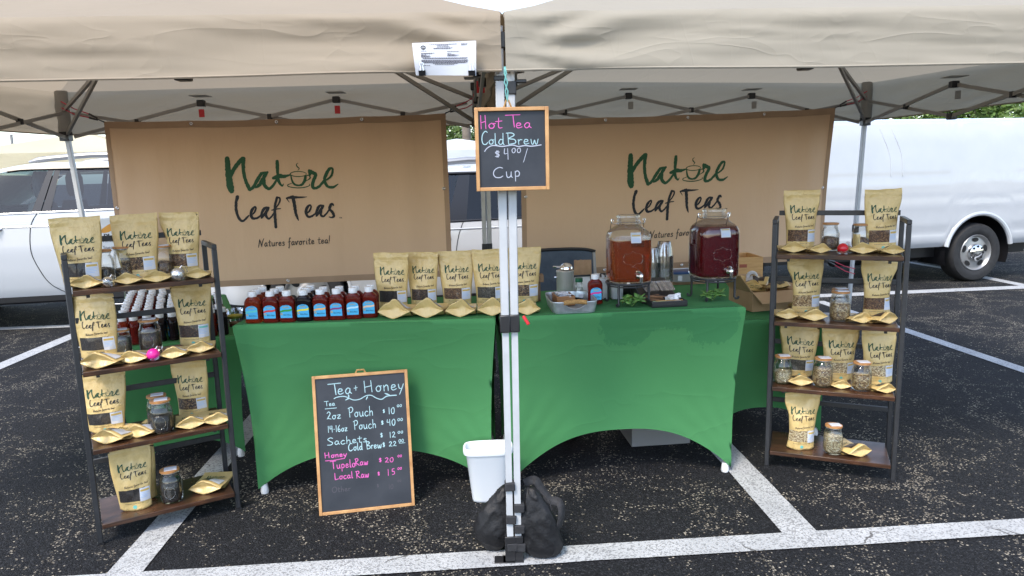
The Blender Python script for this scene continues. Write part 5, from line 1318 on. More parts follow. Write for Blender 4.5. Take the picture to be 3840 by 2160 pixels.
# ---------------------------------------------------------------- chalkboards
def frame_board(label, TLp, TRp, BRp, BLp, fw, th, name='chalkboard'):
    """corner points in the world -> thing with frame and slate; returns face mapper"""
    ux = (BRp - BLp).normalized(); Wd = (BRp - BLp).length; vy = ((TLp - BLp) + (TRp - BRp)) / 2; H = vy.length; vy.normalize(); vy = (vy - ux * vy.dot(ux)).normalized()
    n = ux.cross(vy)      # towards viewer
    T = thing(name, label, 'chalkboard', BLp)
    def S(x, y, off): return BLp + ux * x + vy * y + n * off
    def slab(x0, x1, y0, y1, z0, z1):
        g = MB(); g.add([S(x, y, z) for z in (z0, z1) for x, y in ((x0, y0), (x1, y0), (x1, y1), (x0, y1))], [(3, 2, 1, 0), (4, 5, 6, 7), (0, 1, 5, 4), (1, 2, 6, 5), (2, 3, 7, 6), (3, 0, 4, 7)]); return g
    slab(fw * .6, Wd - fw * .6, fw * .6, H - fw * .6, -th * .7, -th * .35).build('slate', M['slate'], T, True, smooth=False)
    for a in ((0, fw, 0, H), (Wd - fw, Wd, 0, H), (fw, Wd - fw, 0, fw), (fw, Wd - fw, H - fw, H)):
        slab(*a, -th, 0).build('frame_rail', M['frame_wood'], T, True, bev=.0015)
    return T, S, Wd, H, -th * .35
# standing menu board
BLb, BRb = G(1197.4, 1936), G(1556.4, 1896)
nb = (BRb - BLb).cross(V(0, 0, 1)).normalized() * -1
TLb, TRb = PL(1172.6, 1412.5, BLb + nb * .10, nb), PL(1527.7, 1385, BRb + nb * .10, nb)
T, S, Wd, H, z0 = frame_board('tall wood framed menu chalkboard leaning against the green table', TLb, TRb, BRb, BLb, .0125, .016)
# crop of the photograph (1068 x 1449) used as a guide for where the words stand on the slate
def bm(x, y):
    tl, tr, br_, bl_ = V(32, 108, 0), V(935, 38, 0), V(1008, 1338, 0), V(95, 1440, 0)
    lo = [.5, .5]
    for _ in range(12):
        s_, t_ = lo; P = lerp(lerp(tl, tr, s_), lerp(bl_, br_, s_), t_); e = V(x, y, 0) - P
        ds = lerp(tr - tl, br_ - bl_, t_); dt = lerp(bl_ - tl, br_ - tr, s_); det = ds.x * dt.y - ds.y * dt.x
        lo = [s_ + (e.x * dt.y - e.y * dt.x) / det, t_ + (ds.x * e.y - ds.y * e.x) / det]
    return lo[0] * Wd, (1 - lo[1]) * H
k_ = Wd / 905
def words(mb, T_, x, y, hpx, text, fnS, wd, bmf, kk, slope=0, wx=1.0):
    X, Y = bmf(x, y); write(mb, text, X, Y, hpx * kk, lambda a, b, o: fnS(a, b, z0 + o), wd * kk * .74, .0006, slope, wx)
def sketch(mb, pts, fnS, bmf, kk):
    P = []
    for x, y, w in pts: X, Y = bmf(x, y); P.append((X, Y, w * kk * .8))
    ribbon(mb, P, lambda a, b, o: fnS(a, b, z0 + o), .0007, 6)
cb_, cp_, cf_ = MB(), MB(), MB()
for x, y, h, t, w, wx in ((185, 288, 108, 'T', 13, 1.6), (272, 282, 112, 'ea', 12, 1.25), (424, 264, 110, '+', 10, .8), (520, 262, 112, 'Honey', 12, 1.25), (148, 393, 46, 'Tea', 9, 1.25),
        (168, 520, 72, '2oz', 10, 1.25), (372, 500, 92, 'Pouch', 10, 1.0), (178, 645, 62, '14-16oz', 10, .98), (420, 618, 84, 'Pouch', 10, 1.0), (172, 768, 70, 'Sachets', 10, 1.55),
        (372, 820, 70, 'Cold Brew', 11, .98), (700, 458, 36, '$', 10, 1.1), (752, 468, 64, '10', 10, 1.25), (835, 400, 24, '00', 8, 1.9), (682, 572, 42, '$', 9, 1.3), (738, 580, 62, '40', 10, 1.3), (840, 534, 26, '00', 8, 1.9),
        (674, 694, 46, '$', 8, 1.2), (762, 694, 54, '12', 10, 1.35), (842, 654, 24, '00', 8, 2.1), (696, 786, 48, '$', 9, 1.1), (756, 778, 46, '22', 10, 1.5), (850, 738, 30, '00', 8, 1.6)):
    words(cb_, T, x, y, h, t, S, w, bm, k_, .0, wx)
sketch(cb_, [(238, 320, 10), (270, 305, 10), (330, 298, 11), (370, 310, 10), (420, 332, 10), (480, 325, 10), (540, 292, 10), (590, 288, 10), (640, 315, 10), (690, 325, 11), (740, 295, 12), (830, 286, 13)], S, bm, k_)
for a in ([(345, 335, 6), (365, 322, 16), (382, 318, 6)], [(372, 280, 6), (376, 295, 16), (378, 308, 6)], [(540, 330, 5), (548, 312, 14), (556, 298, 6)], [(718, 268, 6), (740, 276, 16), (765, 284, 6)], [(155, 418, 8), (262, 408, 8)], [(855, 748, 5), (914, 740, 5)]): sketch(cb_, a, S, bm, k_)
for x, y, h, t, w, wx in ((148, 890, 52, 'Honey', 11, 1.45), (200, 995, 74, 'Tupelo', 10, 1.05), (432, 962, 66, 'Raw', 10, 1.05), (238, 1095, 62, 'Local', 10, 1.2), (440, 1082, 66, 'Raw', 10, 1.05), (660, 930, 42, '$', 9, 1.4), (716, 932, 46, '20', 9, 1.8), (840, 880, 22, '00', 7, 1.8),
        (648, 1056, 36, '$', 9, 1.2), (742, 1056, 62, '1', 9, 1.2), (784, 1048, 58, '5', 9, 1.1), (840, 1000, 24, '00', 7, 1.6)): words(cp_, T, x, y, h, t, S, w, bm, k_, 0, wx)
sketch(cp_, [(155, 915, 8), (240, 908, 8), (332, 890, 8)], S, bm, k_)
for x, y, h, t, w, wx in ((215, 1218, 52, 'Other', 8, 1.3), (640, 1170, 34, '$', 6, 1.2), (752, 1185, 46, '10', 7, 1.3), (838, 1118, 22, '00', 6, 1.6)): words(cf_, T, x, y, h, t, S, w, bm, k_, 0, wx)
cb_.build('blue_chalk_writing', M['chalk_blue'], T, True, smooth=False, fixn=False); cp_.build('pink_chalk_writing', M['chalk_pink'], T, True, smooth=False, fixn=False); cf_.build('faint_chalk_writing', M['chalk_faint'], T, True, smooth=False, fixn=False)
g = MB(); g.tube([S(Wd * .455, H, -.01), S(Wd * .47, H + .012, -.01), S(Wd * .54, H + .012, -.01), S(Wd * .555, H, -.01)], .004, 6); g.build('hanging_loop', M['rope'], T, True)
# small board hung on the legs
nh = (rotz(.06) @ V(0, 1, 0)); Ph = flat(TL_FR) + V(0, -.055, 0)
cs = [PL(*p, Ph, nh) for p in ((1781, 400), (2056, 402), (2062, 711), (1788, 718))]
T, S, Wd, H, z0 = frame_board('small wood framed chalkboard hanging on the white tent legs', *cs, .0115, .024)
k_ = Wd / 885
def bm2(x, y): return ((x - 103) / 885 * Wd, (1403 - y) / 975 * H)
wb_, wp_, ww_ = MB(), MB(), MB()
for x, y, h, t, w, wx in ((170, 672, 158, 'H', 15, .75), (262, 668, 120, 'o', 15, 1.7), (350, 668, 140, 't', 14, 1.6), (470, 660, 145, 'T', 15, 1.75), (590, 672, 125, 'ea', 14, 1.6)): words(wp_, T, x, y, h, t, S, w, bm2, k_, 0, wx)
for x, y, h, t, w, wx in ((180, 852, 152, 'C', 15, .85), (262, 852, 110, 'o', 14, 1.4), (330, 860, 132, 'ld', 14, 1.25), (475, 858, 132, 'B', 15, 1.5), (608, 862, 120, 'rew', 14, 1.45)): words(wb_, T, x, y, h, t, S, w, bm2, k_, 0, wx)
sketch(ww_, [(212, 935, 12), (240, 900, 14), (290, 872, 14), (340, 868, 16), (420, 880, 16), (500, 872, 15), (560, 868, 15), (620, 885, 16), (700, 876, 16), (780, 885, 16), (895, 872, 14)], S, bm2, k_)
for x, y, h, t, w, wx in ((330, 1012, 85, '$', 13, 1.7), (440, 1035, 130, '4', 13, 1.05), (535, 958, 58, '00', 12, 1.9), (668, 1050, 140, '/', 12, 1.2), (305, 1245, 120, 'C', 14, 1.8), (458, 1248, 140, 'u', 14, 1.3), (560, 1240, 135, 'p', 14, 1.25)): words(ww_, T, x, y, h, t, S, w, bm2, k_, 0, wx)
wb_.build('blue_chalk_writing', M['chalk_blue'], T, True, smooth=False, fixn=False); wp_.build('pink_chalk_writing', M['chalk_pink'], T, True, smooth=False, fixn=False); ww_.build('white_chalk_writing', M['chalk_white'], T, True, smooth=False, fixn=False)
g = MB(); a0, a1 = S(Wd * .40, H, -.012), S(Wd * .50, H, -.012); g.tube([a0, lerp(a0, a1, .35) + V(0, 0, .022), lerp(a0, a1, .65) + V(0, 0, .022), a1], .003, 6); g.build('hanging_loop', M['rope'], T, True)
T = thing('hanging_cord', 'thin teal cord tying the small chalkboard up between the two tents', 'cord', lerp(a0, a1, .5))
pe = lerp(a0, a1, .5) + V(0, 0, .018); pt = PL(1893, 250, Ph, nh)
for s in (-1, 1): MB().tube([pe, lerp(pe, pt, .3) + V(s * .004, -.004, 0), lerp(pe, pt, .55) + V(-s * .005, -.004, 0), lerp(pe, pt, .8) + V(s * .003, -.006, 0), pt + V(s * .001, 0, 0)], .0022, 6).build('strand', M['cord_teal'], T, True)

# ---------------------------------------------------------------- permit clipped to the valance
nv_ = bL; Pv = flat(TL_FR) - bL * .068
pc = [PL(*p, Pv, nv_) for p in ((1545.5, 161.7), (1785, 152.4), (1785.8, 283), (1559.8, 282.4))]
T = thing('paper_permit', 'white printed permit sheet clipped to the front valance of the left tent', 'paper', (pc[2] + pc[3]) / 2)
def PS(u, v, off=0): return lerp(lerp(pc[0], pc[1], u), lerp(pc[3], pc[2], u), v) - nv_ * (off + .004 * math.sin(u * 5 + 1) * math.sin(v * 3) + .006 * math.sin(math.pi * v))
MB().grid(20, 14, lambda u, v: PS(u, v)).build('sheet', M['white_paper'], T, True, fixn=False)
q = MB(); fnp = lambda x, y, off: PS(x, 1 - y, off)
printed(q, '2027', .81, .885, .055, fnp, .001, .10, .003)
def tl(x0, x1, y, h=.017):
    x = x0
    while x < x1:
        w = random.uniform(.012, .035); q.grid(2, 1, lambda u, v: PS(lerp(x, min(x1, x + w), u), lerp(y, y + h, v), .0011)); x += w + .006
for a in ((.26, .70, .065), (.38, .56, .09), (.38, .58, .135), (.33, .63, .175), (.32, .60, .195), (.12, .22, .255), (.12, .34, .325), (.12, .3, .345), (.12, .20, .38), (.12, .26, .405), (.12, .27, .425), (.12, .25, .445), (.54, .73, .285), (.54, .6, .345), (.54, .67, .375), (.54, .72, .395), (.54, .68, .415),
          (.14, .86, .475), (.15, .84, .495), (.12, .87, .54), (.12, .87, .56), (.12, .86, .58), (.12, .86, .60), (.14, .84, .62), (.3, .70, .64), (.33, .64, .67), (.14, .25, .70)): tl(*a)
q.build('printed_text', M['ink_grey'], T, True, smooth=False, fixn=False)
e = MB(); e.add([PS(.165, .155, .0011)] + [PS(.165 + .043 * math.cos(i * .3927), .155 + .068 * math.sin(i * .3927), .0011) for i in range(16)], [(0, 1 + i, 1 + (i + 1) % 16) for i in range(16)]); e.build('round_seal', M['ink_black'], T, True, fixn=False)
e = MB()
for i in range(5): e.grid(1, 1, lambda u, v: PS(.165 + (.012 + .004 * i) * (u * 2 - 1) * 1.5, .125 + .013 * i + .005 * v, .0016))
e.build('seal_rays', M['white_paper'], T, True, fixn=False)
for x, lab in ((1584, 'black binder clip at the lower left corner of the permit sheet'), (1769.5, 'black binder clip at the lower right corner of the permit sheet')):
    p = PL(x, 277, Pv, nv_)
    B = thing('binder_clip', lab, 'binder clip', p, 0, 'binder clips on the permit')
    g = MB(); g.prism([(-.011, .007), (.011, .007), (.002, -.008), (-.002, -.008)], -.0105, .0105, lambda a, b, t: p + V(t, a * .8 - .002, b + .002)); g.build('clip_body', M['black_plastic'], B, True)
    MB().tube([p + V(-.005, -.012, .008), p + V(-.0035, -.012, .022), p + V(-.0065, -.012, .027), p + V(-.005, -.012, .031), p + V(.005, -.012, .031), p + V(.0065, -.012, .027), p + V(.0035, -.012, .022), p + V(.005, -.012, .008)], .0009, 5).build('wire_handle', M['chrome'], B, True)

# ---------------------------------------------------------------- bin and weight bags
pb = G(1838, 1872) + V(0, -.03, 0)
T = thing('waste_bin', 'white plastic waste bin under the left table edge beside the tent legs', 'waste bin', pb, .05)
g = MB(); s_ = .222 / .222
pr = [(.062, .048, 0), (.070, .054, .004), (.073, .057, .012), (.094, .074, .212), (.096, .076, .214), (.103, .083, .214), (.105, .085, .222), (.105, .085, .236), (.101, .081, .242), (.095, .075, .241), (.092, .072, .232), (.069, .053, .010)]
g.lathe(pr, 40, e=4, c=(0, .032, 0), sy=.66); g.build('bin_body', M['bin_white'], T, ang=50)
def bag(label, ctr, sx, sy, sz, seed, shape, leg, straps, handle):
    T = thing('weight_bag', label, 'weight bag', flat(ctr), 0, 'black weight bags on the tent legs')
    def f(u, v):
        th = u * 2 * math.pi; ph = (v - .5) * math.pi
        ct, st = math.cos(th), math.sin(th)
        cr = max(.001, math.cos(ph)) ** .62; zz = (math.copysign(abs(math.sin(ph)) ** .8, math.sin(ph)) + 1) / 2
        wd, ox = shape(zz)
        p = V(sx * wd * cr * math.copysign(abs(ct) ** .85, ct) + ox, sy * wd * cr * math.copysign(abs(st) ** .85, st), sz * zz)
        d = V(ct, st, 0)
        c1 = max(0, 1 - abs(nz(ct * 1.3 + zz * 1.8, st * 1.3 + seed, zz * 4.5)) * 4); c2 = max(0, 1 - abs(nz(ct * 3 + zz * 2, st * 3 + seed, zz * 3)) * 5)
        return p + d * (.012 * nz(ct * .9, st * .9 + seed, zz * 2.5) + .006 * c1 ** 2 * sstep(0, .15, zz) + .0015 * c2 ** 2)
    MB().grid(64, 48, f, True).build('bag_body', M['bag_black'], T, ang=80)
    for (x, y) in straps:
        q = PL(x, y, leg, V(0, 1, 0)); g = MB(); g.box(q - flat(ctr), (.036, .038, .030), Matrix.Rotation(random.uniform(-.08, .08), 3, 'Y')); g.build('strap', M['strap'], T, bev=.003)
    if handle:
        pts = [PL(x, y, leg + V(0, dy, 0), V(0, 1, 0)) - flat(ctr) for x, y, dy in handle]
        S_ = catmull([tuple(p) for p in pts], 8); g = MB()
        vs = []
        for i, p in enumerate(S_):
            p = Vector(p); a = Vector(S_[max(0, i - 1)]); b = Vector(S_[min(len(S_) - 1, i + 1)]); t = (b - a).normalized(); w = t.cross(V(0, 1, 0)).normalized() * .012 + V(0, .010, 0)
            vs += [p + w, p - w]
        g.add(vs, [(2 * i, 2 * i + 1, 2 * i + 3, 2 * i + 2) for i in range(len(S_) - 1)]); o = g.build('carry_handle', M['strap'], T); md = o.modifiers.new('t', 'SOLIDIFY'); md.thickness = .003
    return T
cL = G(1862, 2088); cR = G(2020, 2104)
bag('rounded black weight bag strapped to the left white tent leg', cL + V(-.008, .055, 0), .074, .06, .245, 2, lambda z: (lerp(.72, 1.08, sstep(0, .4, z)) * lerp(1, .34, sstep(.35, 1.05, z) ** 1.2), lerp(-.004, .042, z ** 1.5)), flat(TL_FR), [(1912, 1820), (1917, 1943), (1921, 2045)], None)
bag('black weight bag with carry handle strapped to the right white tent leg', cR + V(-.002, .045, 0), .074, .06, .26, 8, lambda z: (lerp(1.12, .98, sstep(0, .4, z)) * lerp(1, .5, sstep(.45, 1.05, z)), lerp(.022, -.022, z)), flat(TR_FL), [(1947, 1900), (1948, 1978), (1952, 2046)],
    [(1965, 1812, .06), (2005, 1800, .05), (2030, 1830, .05), (2060, 1872, .04), (2098, 1885, .03), (2107, 1930, .02), (2095, 1975, .02), (2075, 1985, .02), (2060, 1930, .03), (2048, 1880, .04), (2020, 1850, .05)])
# lever on the clamp of the right tent leg
q = PL(1962, 1185, flat(TR_FL), V(0, 1, 0)); T = [o for o in bpy.data.objects if o.name.startswith('pop_up_canopy')][1]
g = MB(); g.bar(q, q + V(.018, -.01, -.028), .012, .008); g.build('release_lever', M['red_plastic'], T, True, bev=.002)
# under the right table
T = thing('storage_tub', 'clear plastic tub of goods on the asphalt under the right table', 'storage tub', G(2452, 1636), .1)
open_box(T, .30, .24, .10, .004, M['bin_plastic'], 'tub_wall'); g = MB(); g.box((0, 0, .109), (.32, .26, .012)); g.build('lid', M['bin_plastic'], T, bev=.004)
MB().box((.05, -.03, .05), (.09, .06, .07)).build('red_packet', M['red_plastic'], T); MB().box((-.06, -.02, .04), (.12, .12, .06), rotz(.3)).build('white_packet', M['white_paper'], T)
T = thing('red_cool_box', 'red box on the asphalt under the left end of the right table', 'cool box', G(2135, 1652), .2)
g = MB(); g.box((0, .10, .06), (.12, .2, .09)); g.build('box_body', M['red_plastic'], T, bev=.01); g = MB(); g.box((0, .10, .115), (.13, .21, .02)); g.build('lid', M['white_plastic'], T, bev=.006)
# sign behind the left shelf
sp = [PY(*p, 4.35) for p in ((204, 828), (472, 815), (476, 945), (212, 955))]
T = thing('market_sign', 'white sign with orange honey swirl behind the top of the left shelf', 'sign', flat((sp[2] + sp[3]) / 2, 0))
def SS(u, v, off=0): return lerp(lerp(sp[0], sp[1], u), lerp(sp[3], sp[2], u), v) + V(0, -off, 0)
g = MB(); g.add([SS(u, v, o) for o in (-.004, .004) for u, v in ((0, 1), (1, 1), (1, 0), (0, 0))], [(3, 2, 1, 0), (4, 5, 6, 7), (0, 1, 5, 4), (1, 2, 6, 5), (2, 3, 7, 6), (3, 0, 4, 7)]); g.build('panel', mat('white_sign_panel', (.72, .75, .80), .4), T, True)
q = MB(); fs = lambda x, y, off: SS(x, 1 - y, off + .0045)
printed(q, "Bee's Place", .66, .41, .15, fs, .001, .53, .006); q.build('bold_lettering', M['ink_black'], T, True, smooth=False)
q = MB(); printed(q, 'Specialty', .80, .11, .10, fs, .001, .26); printed(q, 'Thrive', .74, .31, .06, fs, .001, .15); q.build('small_lettering', M['ink_grey'], T, True, smooth=False)
q = MB(); ribbon(q, [(0, .66, .05), (.3, .74, .1), (.62, .64, .08), (.72, .66, .14), (.84, .80, .12), (1, .76, .09)], fs, .001, 8); q.build('honey_swirl', mat('orange_print', (.72, .33, .04), .5), T, True, smooth=False)
q = MB(); q.add([fs(.955, .46, .0012)] + [fs(.955 + .045 * math.cos(i * 1.047 + .52), (.46) + .15 * math.sin(i * 1.047 + .52), .0012) for i in range(6)], [(0, 1 + i, 1 + (i + 1) % 6) for i in range(6)]); q.build('honey_hexagon', M['gold_print'], T, True, smooth=False)
for u in (.1, .9): MB().tube([SS(u, 1, 0), flat(SS(u, 1, 0), .0)], .004, 6).build('stand_wire', M['chrome'], T, True)
for z in (.35, .62): MB().tube([flat(SS(.1, 1, 0), z), flat(SS(.9, 1, 0), z)], .003, 6).build('stand_wire', M['chrome'], T, True)
# ---------------------------------------------------------------- vehicles
def tyre(T, c, r, wd, inner=False, hole5=False, yaw0=0):
    """wheel with its face towards -y"""
    def L(prof, m_, par, nm, n=40):
        g = MB(); vs = []
        for (q, y) in prof:
            for j in range(n): th = 2 * math.pi * j / n; vs.append(c + V(q * math.cos(th), y, q * math.sin(th)))
        fs = [(i * n + j, i * n + (j + 1) % n, (i + 1) * n + (j + 1) % n, (i + 1) * n + j) for i in range(len(prof) - 1) for j in range(n)]
        g.add(vs, fs); return g.build(nm, m_, par)
    W_ = thing if False else None
    k = r / .37
    ty = L([(r * .60, .01 * k), (r * .66, -.012 * k), (r * .80, -.022 * k), (r * .93, -.014 * k), (r * .985, .012 * k), (r, .04 * k), (r, wd - .04), (r * .97, wd - .01), (r * .8, wd), (r * .6, wd)], M['rubber'], T, 'wheel', 56)
    L([(r * .62, .0), (r * .60, -.008 * k), (r * .565, .004 * k), (r * .53, .030 * k), (r * .30, .020 * k), (r * .28, .010 * k)], M['rim'], ty, 'rim')
    L([(r * .285, .012 * k), (r * .27, -.018 * k), (r * .20, -.030 * k), (r * .05, -.034 * k), (.0005, -.034 * k)], M['chrome'] if hole5 else M['rim'], ty, 'hub_cap')
    for i in range(5 if hole5 else 6):
        th = 2 * math.pi * (i + .25) / (5 if hole5 else 6); rr = r * .44; g = MB()
        cx = c + V(rr * math.cos(th), .024 * k, rr * math.sin(th)); t = V(-math.sin(th), 0, math.cos(th)); n_ = V(math.cos(th), 0, math.sin(th))
        a, b = (.046 * k, .028 * k) if hole5 else (.035 * k, .05 * k)
        g.tube([cx + V(0, -.004, 0), cx + V(0, -.0065, 0)], .001, 3); g = MB()
        pts = [cx + t * a * math.cos(q) + n_ * b * math.sin(q) for q in [j * math.pi / 8 for j in range(16)]]
        g.add([p + V(0, -.004 * k - .0015, 0) for p in pts], [tuple(range(16))]); g.build('wheel_opening', M['car_trim'], ty, smooth=False)
    if hole5:
        for i in range(8):
            th = 2 * math.pi * i / 8; p = c + V(r * .215 * math.cos(th), -.031 * k, r * .215 * math.sin(th)); g = MB(); g.lathe([(.001, 0), (.016 * k, 0.0005)], 10); g.xf(Matrix.Translation(p) @ Matrix.Rotation(R(90), 4, 'X')); g.build('lug_recess', M['car_trim'], ty)
        g = MB(); e = .034 * k + .0025; s = .05 * k
        g.add([c + V(x * s, -e, z * s) for x, z in ((-1, -.12), (-.25, -.12), (-.3, -.36), (.22, -.36), (.28, -.12), (1, -.12), (.85, .2), (.27, .2), (.32, .42), (-.2, .42), (-.25, .2), (-.85, .2))], [tuple(range(12))]); g.build('emblem', M['rim'], ty, smooth=False)
def side_skin(x0, x1, step, zbot, path, ends=.12, W=1.8, L=4.6):
    """path: list of (y, z) from sill to the top centre line, for the near side; mirrored"""
    acc = [0]
    for (a, b) in zip(path, path[1:]): acc.append(acc[-1] + math.hypot(b[0] - a[0], b[1] - a[1]))
    def at_z(z):
        for i in range(len(path) - 1):
            if path[i][1] <= z <= path[i + 1][1] + 1e-9: return acc[i] + (acc[i + 1] - acc[i]) * (z - path[i][1]) / max(1e-9, path[i + 1][1] - path[i][1])
        return 0
    def pt(s):
        for i in range(len(path) - 1):
            if s <= acc[i + 1] + 1e-9: t = (s - acc[i]) / max(1e-9, acc[i + 1] - acc[i]); return lerp(path[i][0], path[i + 1][0], t), lerp(path[i][1], path[i + 1][1], t)
        return path[-1]
    n = max(2, int((x1 - x0) / step)); rows = 44; g = MB()
    for mir in (0, 1):
        def f(u, v):
            x = lerp(x0, x1, u); s0 = at_z(max(path[0][1], zbot(x))); y, z = pt(lerp(s0, acc[-1], v))
            q = min(x - x0, x1 - x); y += .10 * (1 - sstep(0, .35, q)) ** 2 if ends else 0
            return V(x, y if not mir else W - y, z)
        g.grid(n, rows, f)
    return g
def arch_fn(xs, r, zs, zc):
    def f(x):
        z = zs
        for c in xs:
            d = abs(x - c)
            if d < r: z = max(z, zc + math.sqrt(r * r - d * d))
        return z
    return f
def arch_lip(T, xs, r, zs, zc, yf, m_, rad=.022):
    for c in xs:
        g = MB(); t0 = math.asin(max(-1, min(1, (zs - zc) / r)))
        g.tube([V(c + r * math.cos(t), yf - .004, zc + r * math.sin(t)) for t in [lerp(t0, math.pi - t0, i / 30) for i in range(31)]], rad, 8); g.build('wheel_arch', m_, T)
        g = MB(); g.grid(24, 1, lambda u, v: V(c + r * .985 * math.cos(lerp(-.35, math.pi + .35, u)), lerp(yf + .01, yf + .42, v), zc + r * .985 * math.sin(lerp(-.35, math.pi + .35, u)))); g.add([V(c + r * math.cos(t), yf + .42, zc + r * math.sin(t)) for t in [lerp(-.35, math.pi + .35, i / 24) for i in range(25)]], [tuple(range(25))]); g.build('wheel_well', M['car_trim'], T, fixn=False)
def estate_car(label, name, cat, anchor, ax, yaw, P):
    """near side on local y = 0, front at x = 0; anchor: ground point under (ax, 0)"""
    T = thing(name, label, cat, flat(anchor) - rotz(yaw) @ V(ax, 0, 0), yaw)
    L, W, zs, zb, zr = P['L'], P['W'], P['sill'], P['belt'], P['roof']; r = P['r']; xs = P['wheels']
    zbelt = lambda x: zb + P.get('rise', 0) * (x - P['bx']) 
    path = [(.06, zs), (.035, zs + .06), (.01, zs + .22), (.0, zs + .42), (.012, zb - .06), (.03, zb)]
    # lower body with hood line
    def skin():
        g = MB(); n = int(L / .035)
        zbt = arch_fn(xs, r * 1.17, zs, r)
        def top(x): return min(zbelt(x), lerp(zs + .42, zb - .09, sstep(-.05, .25, x)) + (zb - (zb - .09)) * sstep(.25, P['cowl'], x)) if x < P['cowl'] else (zbelt(x) if x < L - .25 else lerp(zbelt(x), zb - .1, sstep(L - .25, L + .1, x)))
        def yat(z):
            for (a, b) in zip(path, path[1:]):
                if z <= b[1]: return lerp(a[0], b[0], max(0, (z - a[1]) / (b[1] - a[1])))
            return path[-1][0]
        for mir in (0, 1):
            def f(u, v):
                x = u * L; z0 = zbt(x); z1 = top(x); z = lerp(z0, max(z1, z0 + .01), v); y = yat(z) + .42 * (1 - sstep(-.05, .5, x)) ** 2 + .3 * (1 - sstep(-.05, .4, L - x)) ** 2
                return V(x, y if not mir else W - y, z)
            g.grid(n, 16, f)
        # hood, tail and ends
        def across(u, v):
            x = u * L; y = path[-1][0] + .42 * (1 - sstep(-.05, .5, x)) ** 2 + .3 * (1 - sstep(-.05, .4, L - x)) ** 2
            return V(x, lerp(y, W - y, v), top(x) + .03 * math.sin(math.pi * v) * (1 if x < P['cowl'] else 0))
        nc = int(n * P['cowl'] / L); g.grid(nc, 10, lambda u, v: across(u * P['cowl'] / L, v))
        for x in (0, L):
            y = yat(zs) + (.42 if x == 0 else .3)
            g.grid(10, 6, lambda u, v: V(x + (-.05 if x == 0 else .05) * math.sin(math.pi * u), lerp(y, W - y, u), lerp(zs, top(x), v)))
        return g
    body = skin().build('body', M['car_white'], T, ang=35)
    g = MB(); g.box((L / 2, W / 2, zb - .10), (L - P['cowl'] - .9, W - .16, .02)); g.box((L * .52, W / 2, (zs + .1)), (L - .6, W - .3, .05)); g.build('cabin_floor', M['seat'], T)
    g = MB(); g.box((L / 2, .10, zs - .02), (L - 2.0, .08, .10)); g.build('sill_trim', M['car_trim'], T, bev=.02)
    g = MB(); g.box((L * .5, W / 2, zs - .02), (L - .5, W - .5, .12)); g.build('underbody', M['car_trim'], T)
    # roof
    yb, yr = .035, P.get('tumble', .17); x0, x1 = P['roofx']
    zrf = lambda x: zr - .10 * (max(0, (x0 + .5 - x)) / .5) ** 2 - .05 * (max(0, x - x1 + .6) / .6) ** 2
    def rf(u, v):
        x = lerp(x0, x1, u); th = v * math.pi; y = lerp(yr - .02, W - yr + .02, v); k = abs(math.sin(th)) ** .35
        return V(x, y, zrf(x) - .075 + .075 * k)
    MB().grid(40, 24, rf).build('roof', M['car_white'], T, fixn=False)
    for s in (0, 1):
        yy = (lambda y: y) if s == 0 else (lambda y: W - y)
        ztop = lambda x: zrf(x) - .07
        def gp(x, t):        # t 0 belt .. 1 roof edge
            return V(x, yy(lerp(yb, yr - .018, t)), lerp(zbelt(x) - .005, ztop(x), t))
        for (a0, a1, b0, b1, m_, nm) in P['panes']:
            def f(u, v):
                t = lerp(0.0, 1.0, v); x = lerp(lerp(a0, a1, u), lerp(b0, b1, u), t); p = gp(x, t); p.z = lerp(zbelt(lerp(a0, a1, u)), ztop(lerp(b0, b1, u)), t); return p
            solid = m_ in ('car_trim', 'car_white')
            g = MB(); g.grid(10, 8, f); o = g.build(nm, M[m_], T, fixn=False)
            if solid: o.location.y += (-.004 if s == 0 else .004)
        g = MB(); g.tube([gp(lerp(P['panes'][0][2], P['panes'][-1][3], i / 24), 1.0) + V(0, -.004 if s == 0 else .004, -.004) for i in range(25)], .016, 6); g.build('window_trim', M['car_trim'], T)
        g = MB(); g.tube([gp(lerp(P['panes'][0][0], P['panes'][-1][1], i / 24), 0) + V(0, -.006 if s == 0 else .006, .004) for i in range(25)], .011, 6); g.build('window_trim', M['car_trim'] if not P.get('chrome') else M['car_white'], T)
        if P.get('rails'):
            g = MB(); xa, xb = P['rails']; pts = [V(lerp(xa, xb, i / 24), yy(yr + .10), zrf(lerp(xa, xb, i / 24)) - .005 + .055 * min(1, 4 * min(i / 24, 1 - i / 24)) ** .6) for i in range(25)]; g.tube(pts, [.026 if 0 < i < 24 else .01 for i in range(25)], 8); g.build('roof_rail', M['rim'], T)
    # windscreen and rear window
    a = P['panes'][0]; b = P['panes'][-1]
    MB().grid(8, 8, lambda u, v: V(lerp(P['cowl'] - .02, x0 + .08, v), lerp(lerp(yb + .08, yr + .02, v), W - lerp(yb + .08, yr + .02, v), u), lerp(zb - .01, zrf(x0 + .08) - .01, v))).build('windscreen', M['glass_car'], T, fixn=False)
    MB().grid(8, 8, lambda u, v: V(lerp(L - .12, x1 - .05, v), lerp(lerp(yb + .08, yr + .02, v), W - lerp(yb + .08, yr + .02, v), u), lerp(zb - .03, zrf(x1) - .03, v))).build('rear_window', M['glass_tint'], T, fixn=False)
    # door shut lines, handles
    zbt = arch_fn(xs, r * 1.17, zs, r)
    for pts in P['seams']:
        MB().tube([V(x, yat_(path, z) - .0005, z) for x, z in catmull(pts, 6)], .004, 5).build('door_seam', M['car_trim'], T)
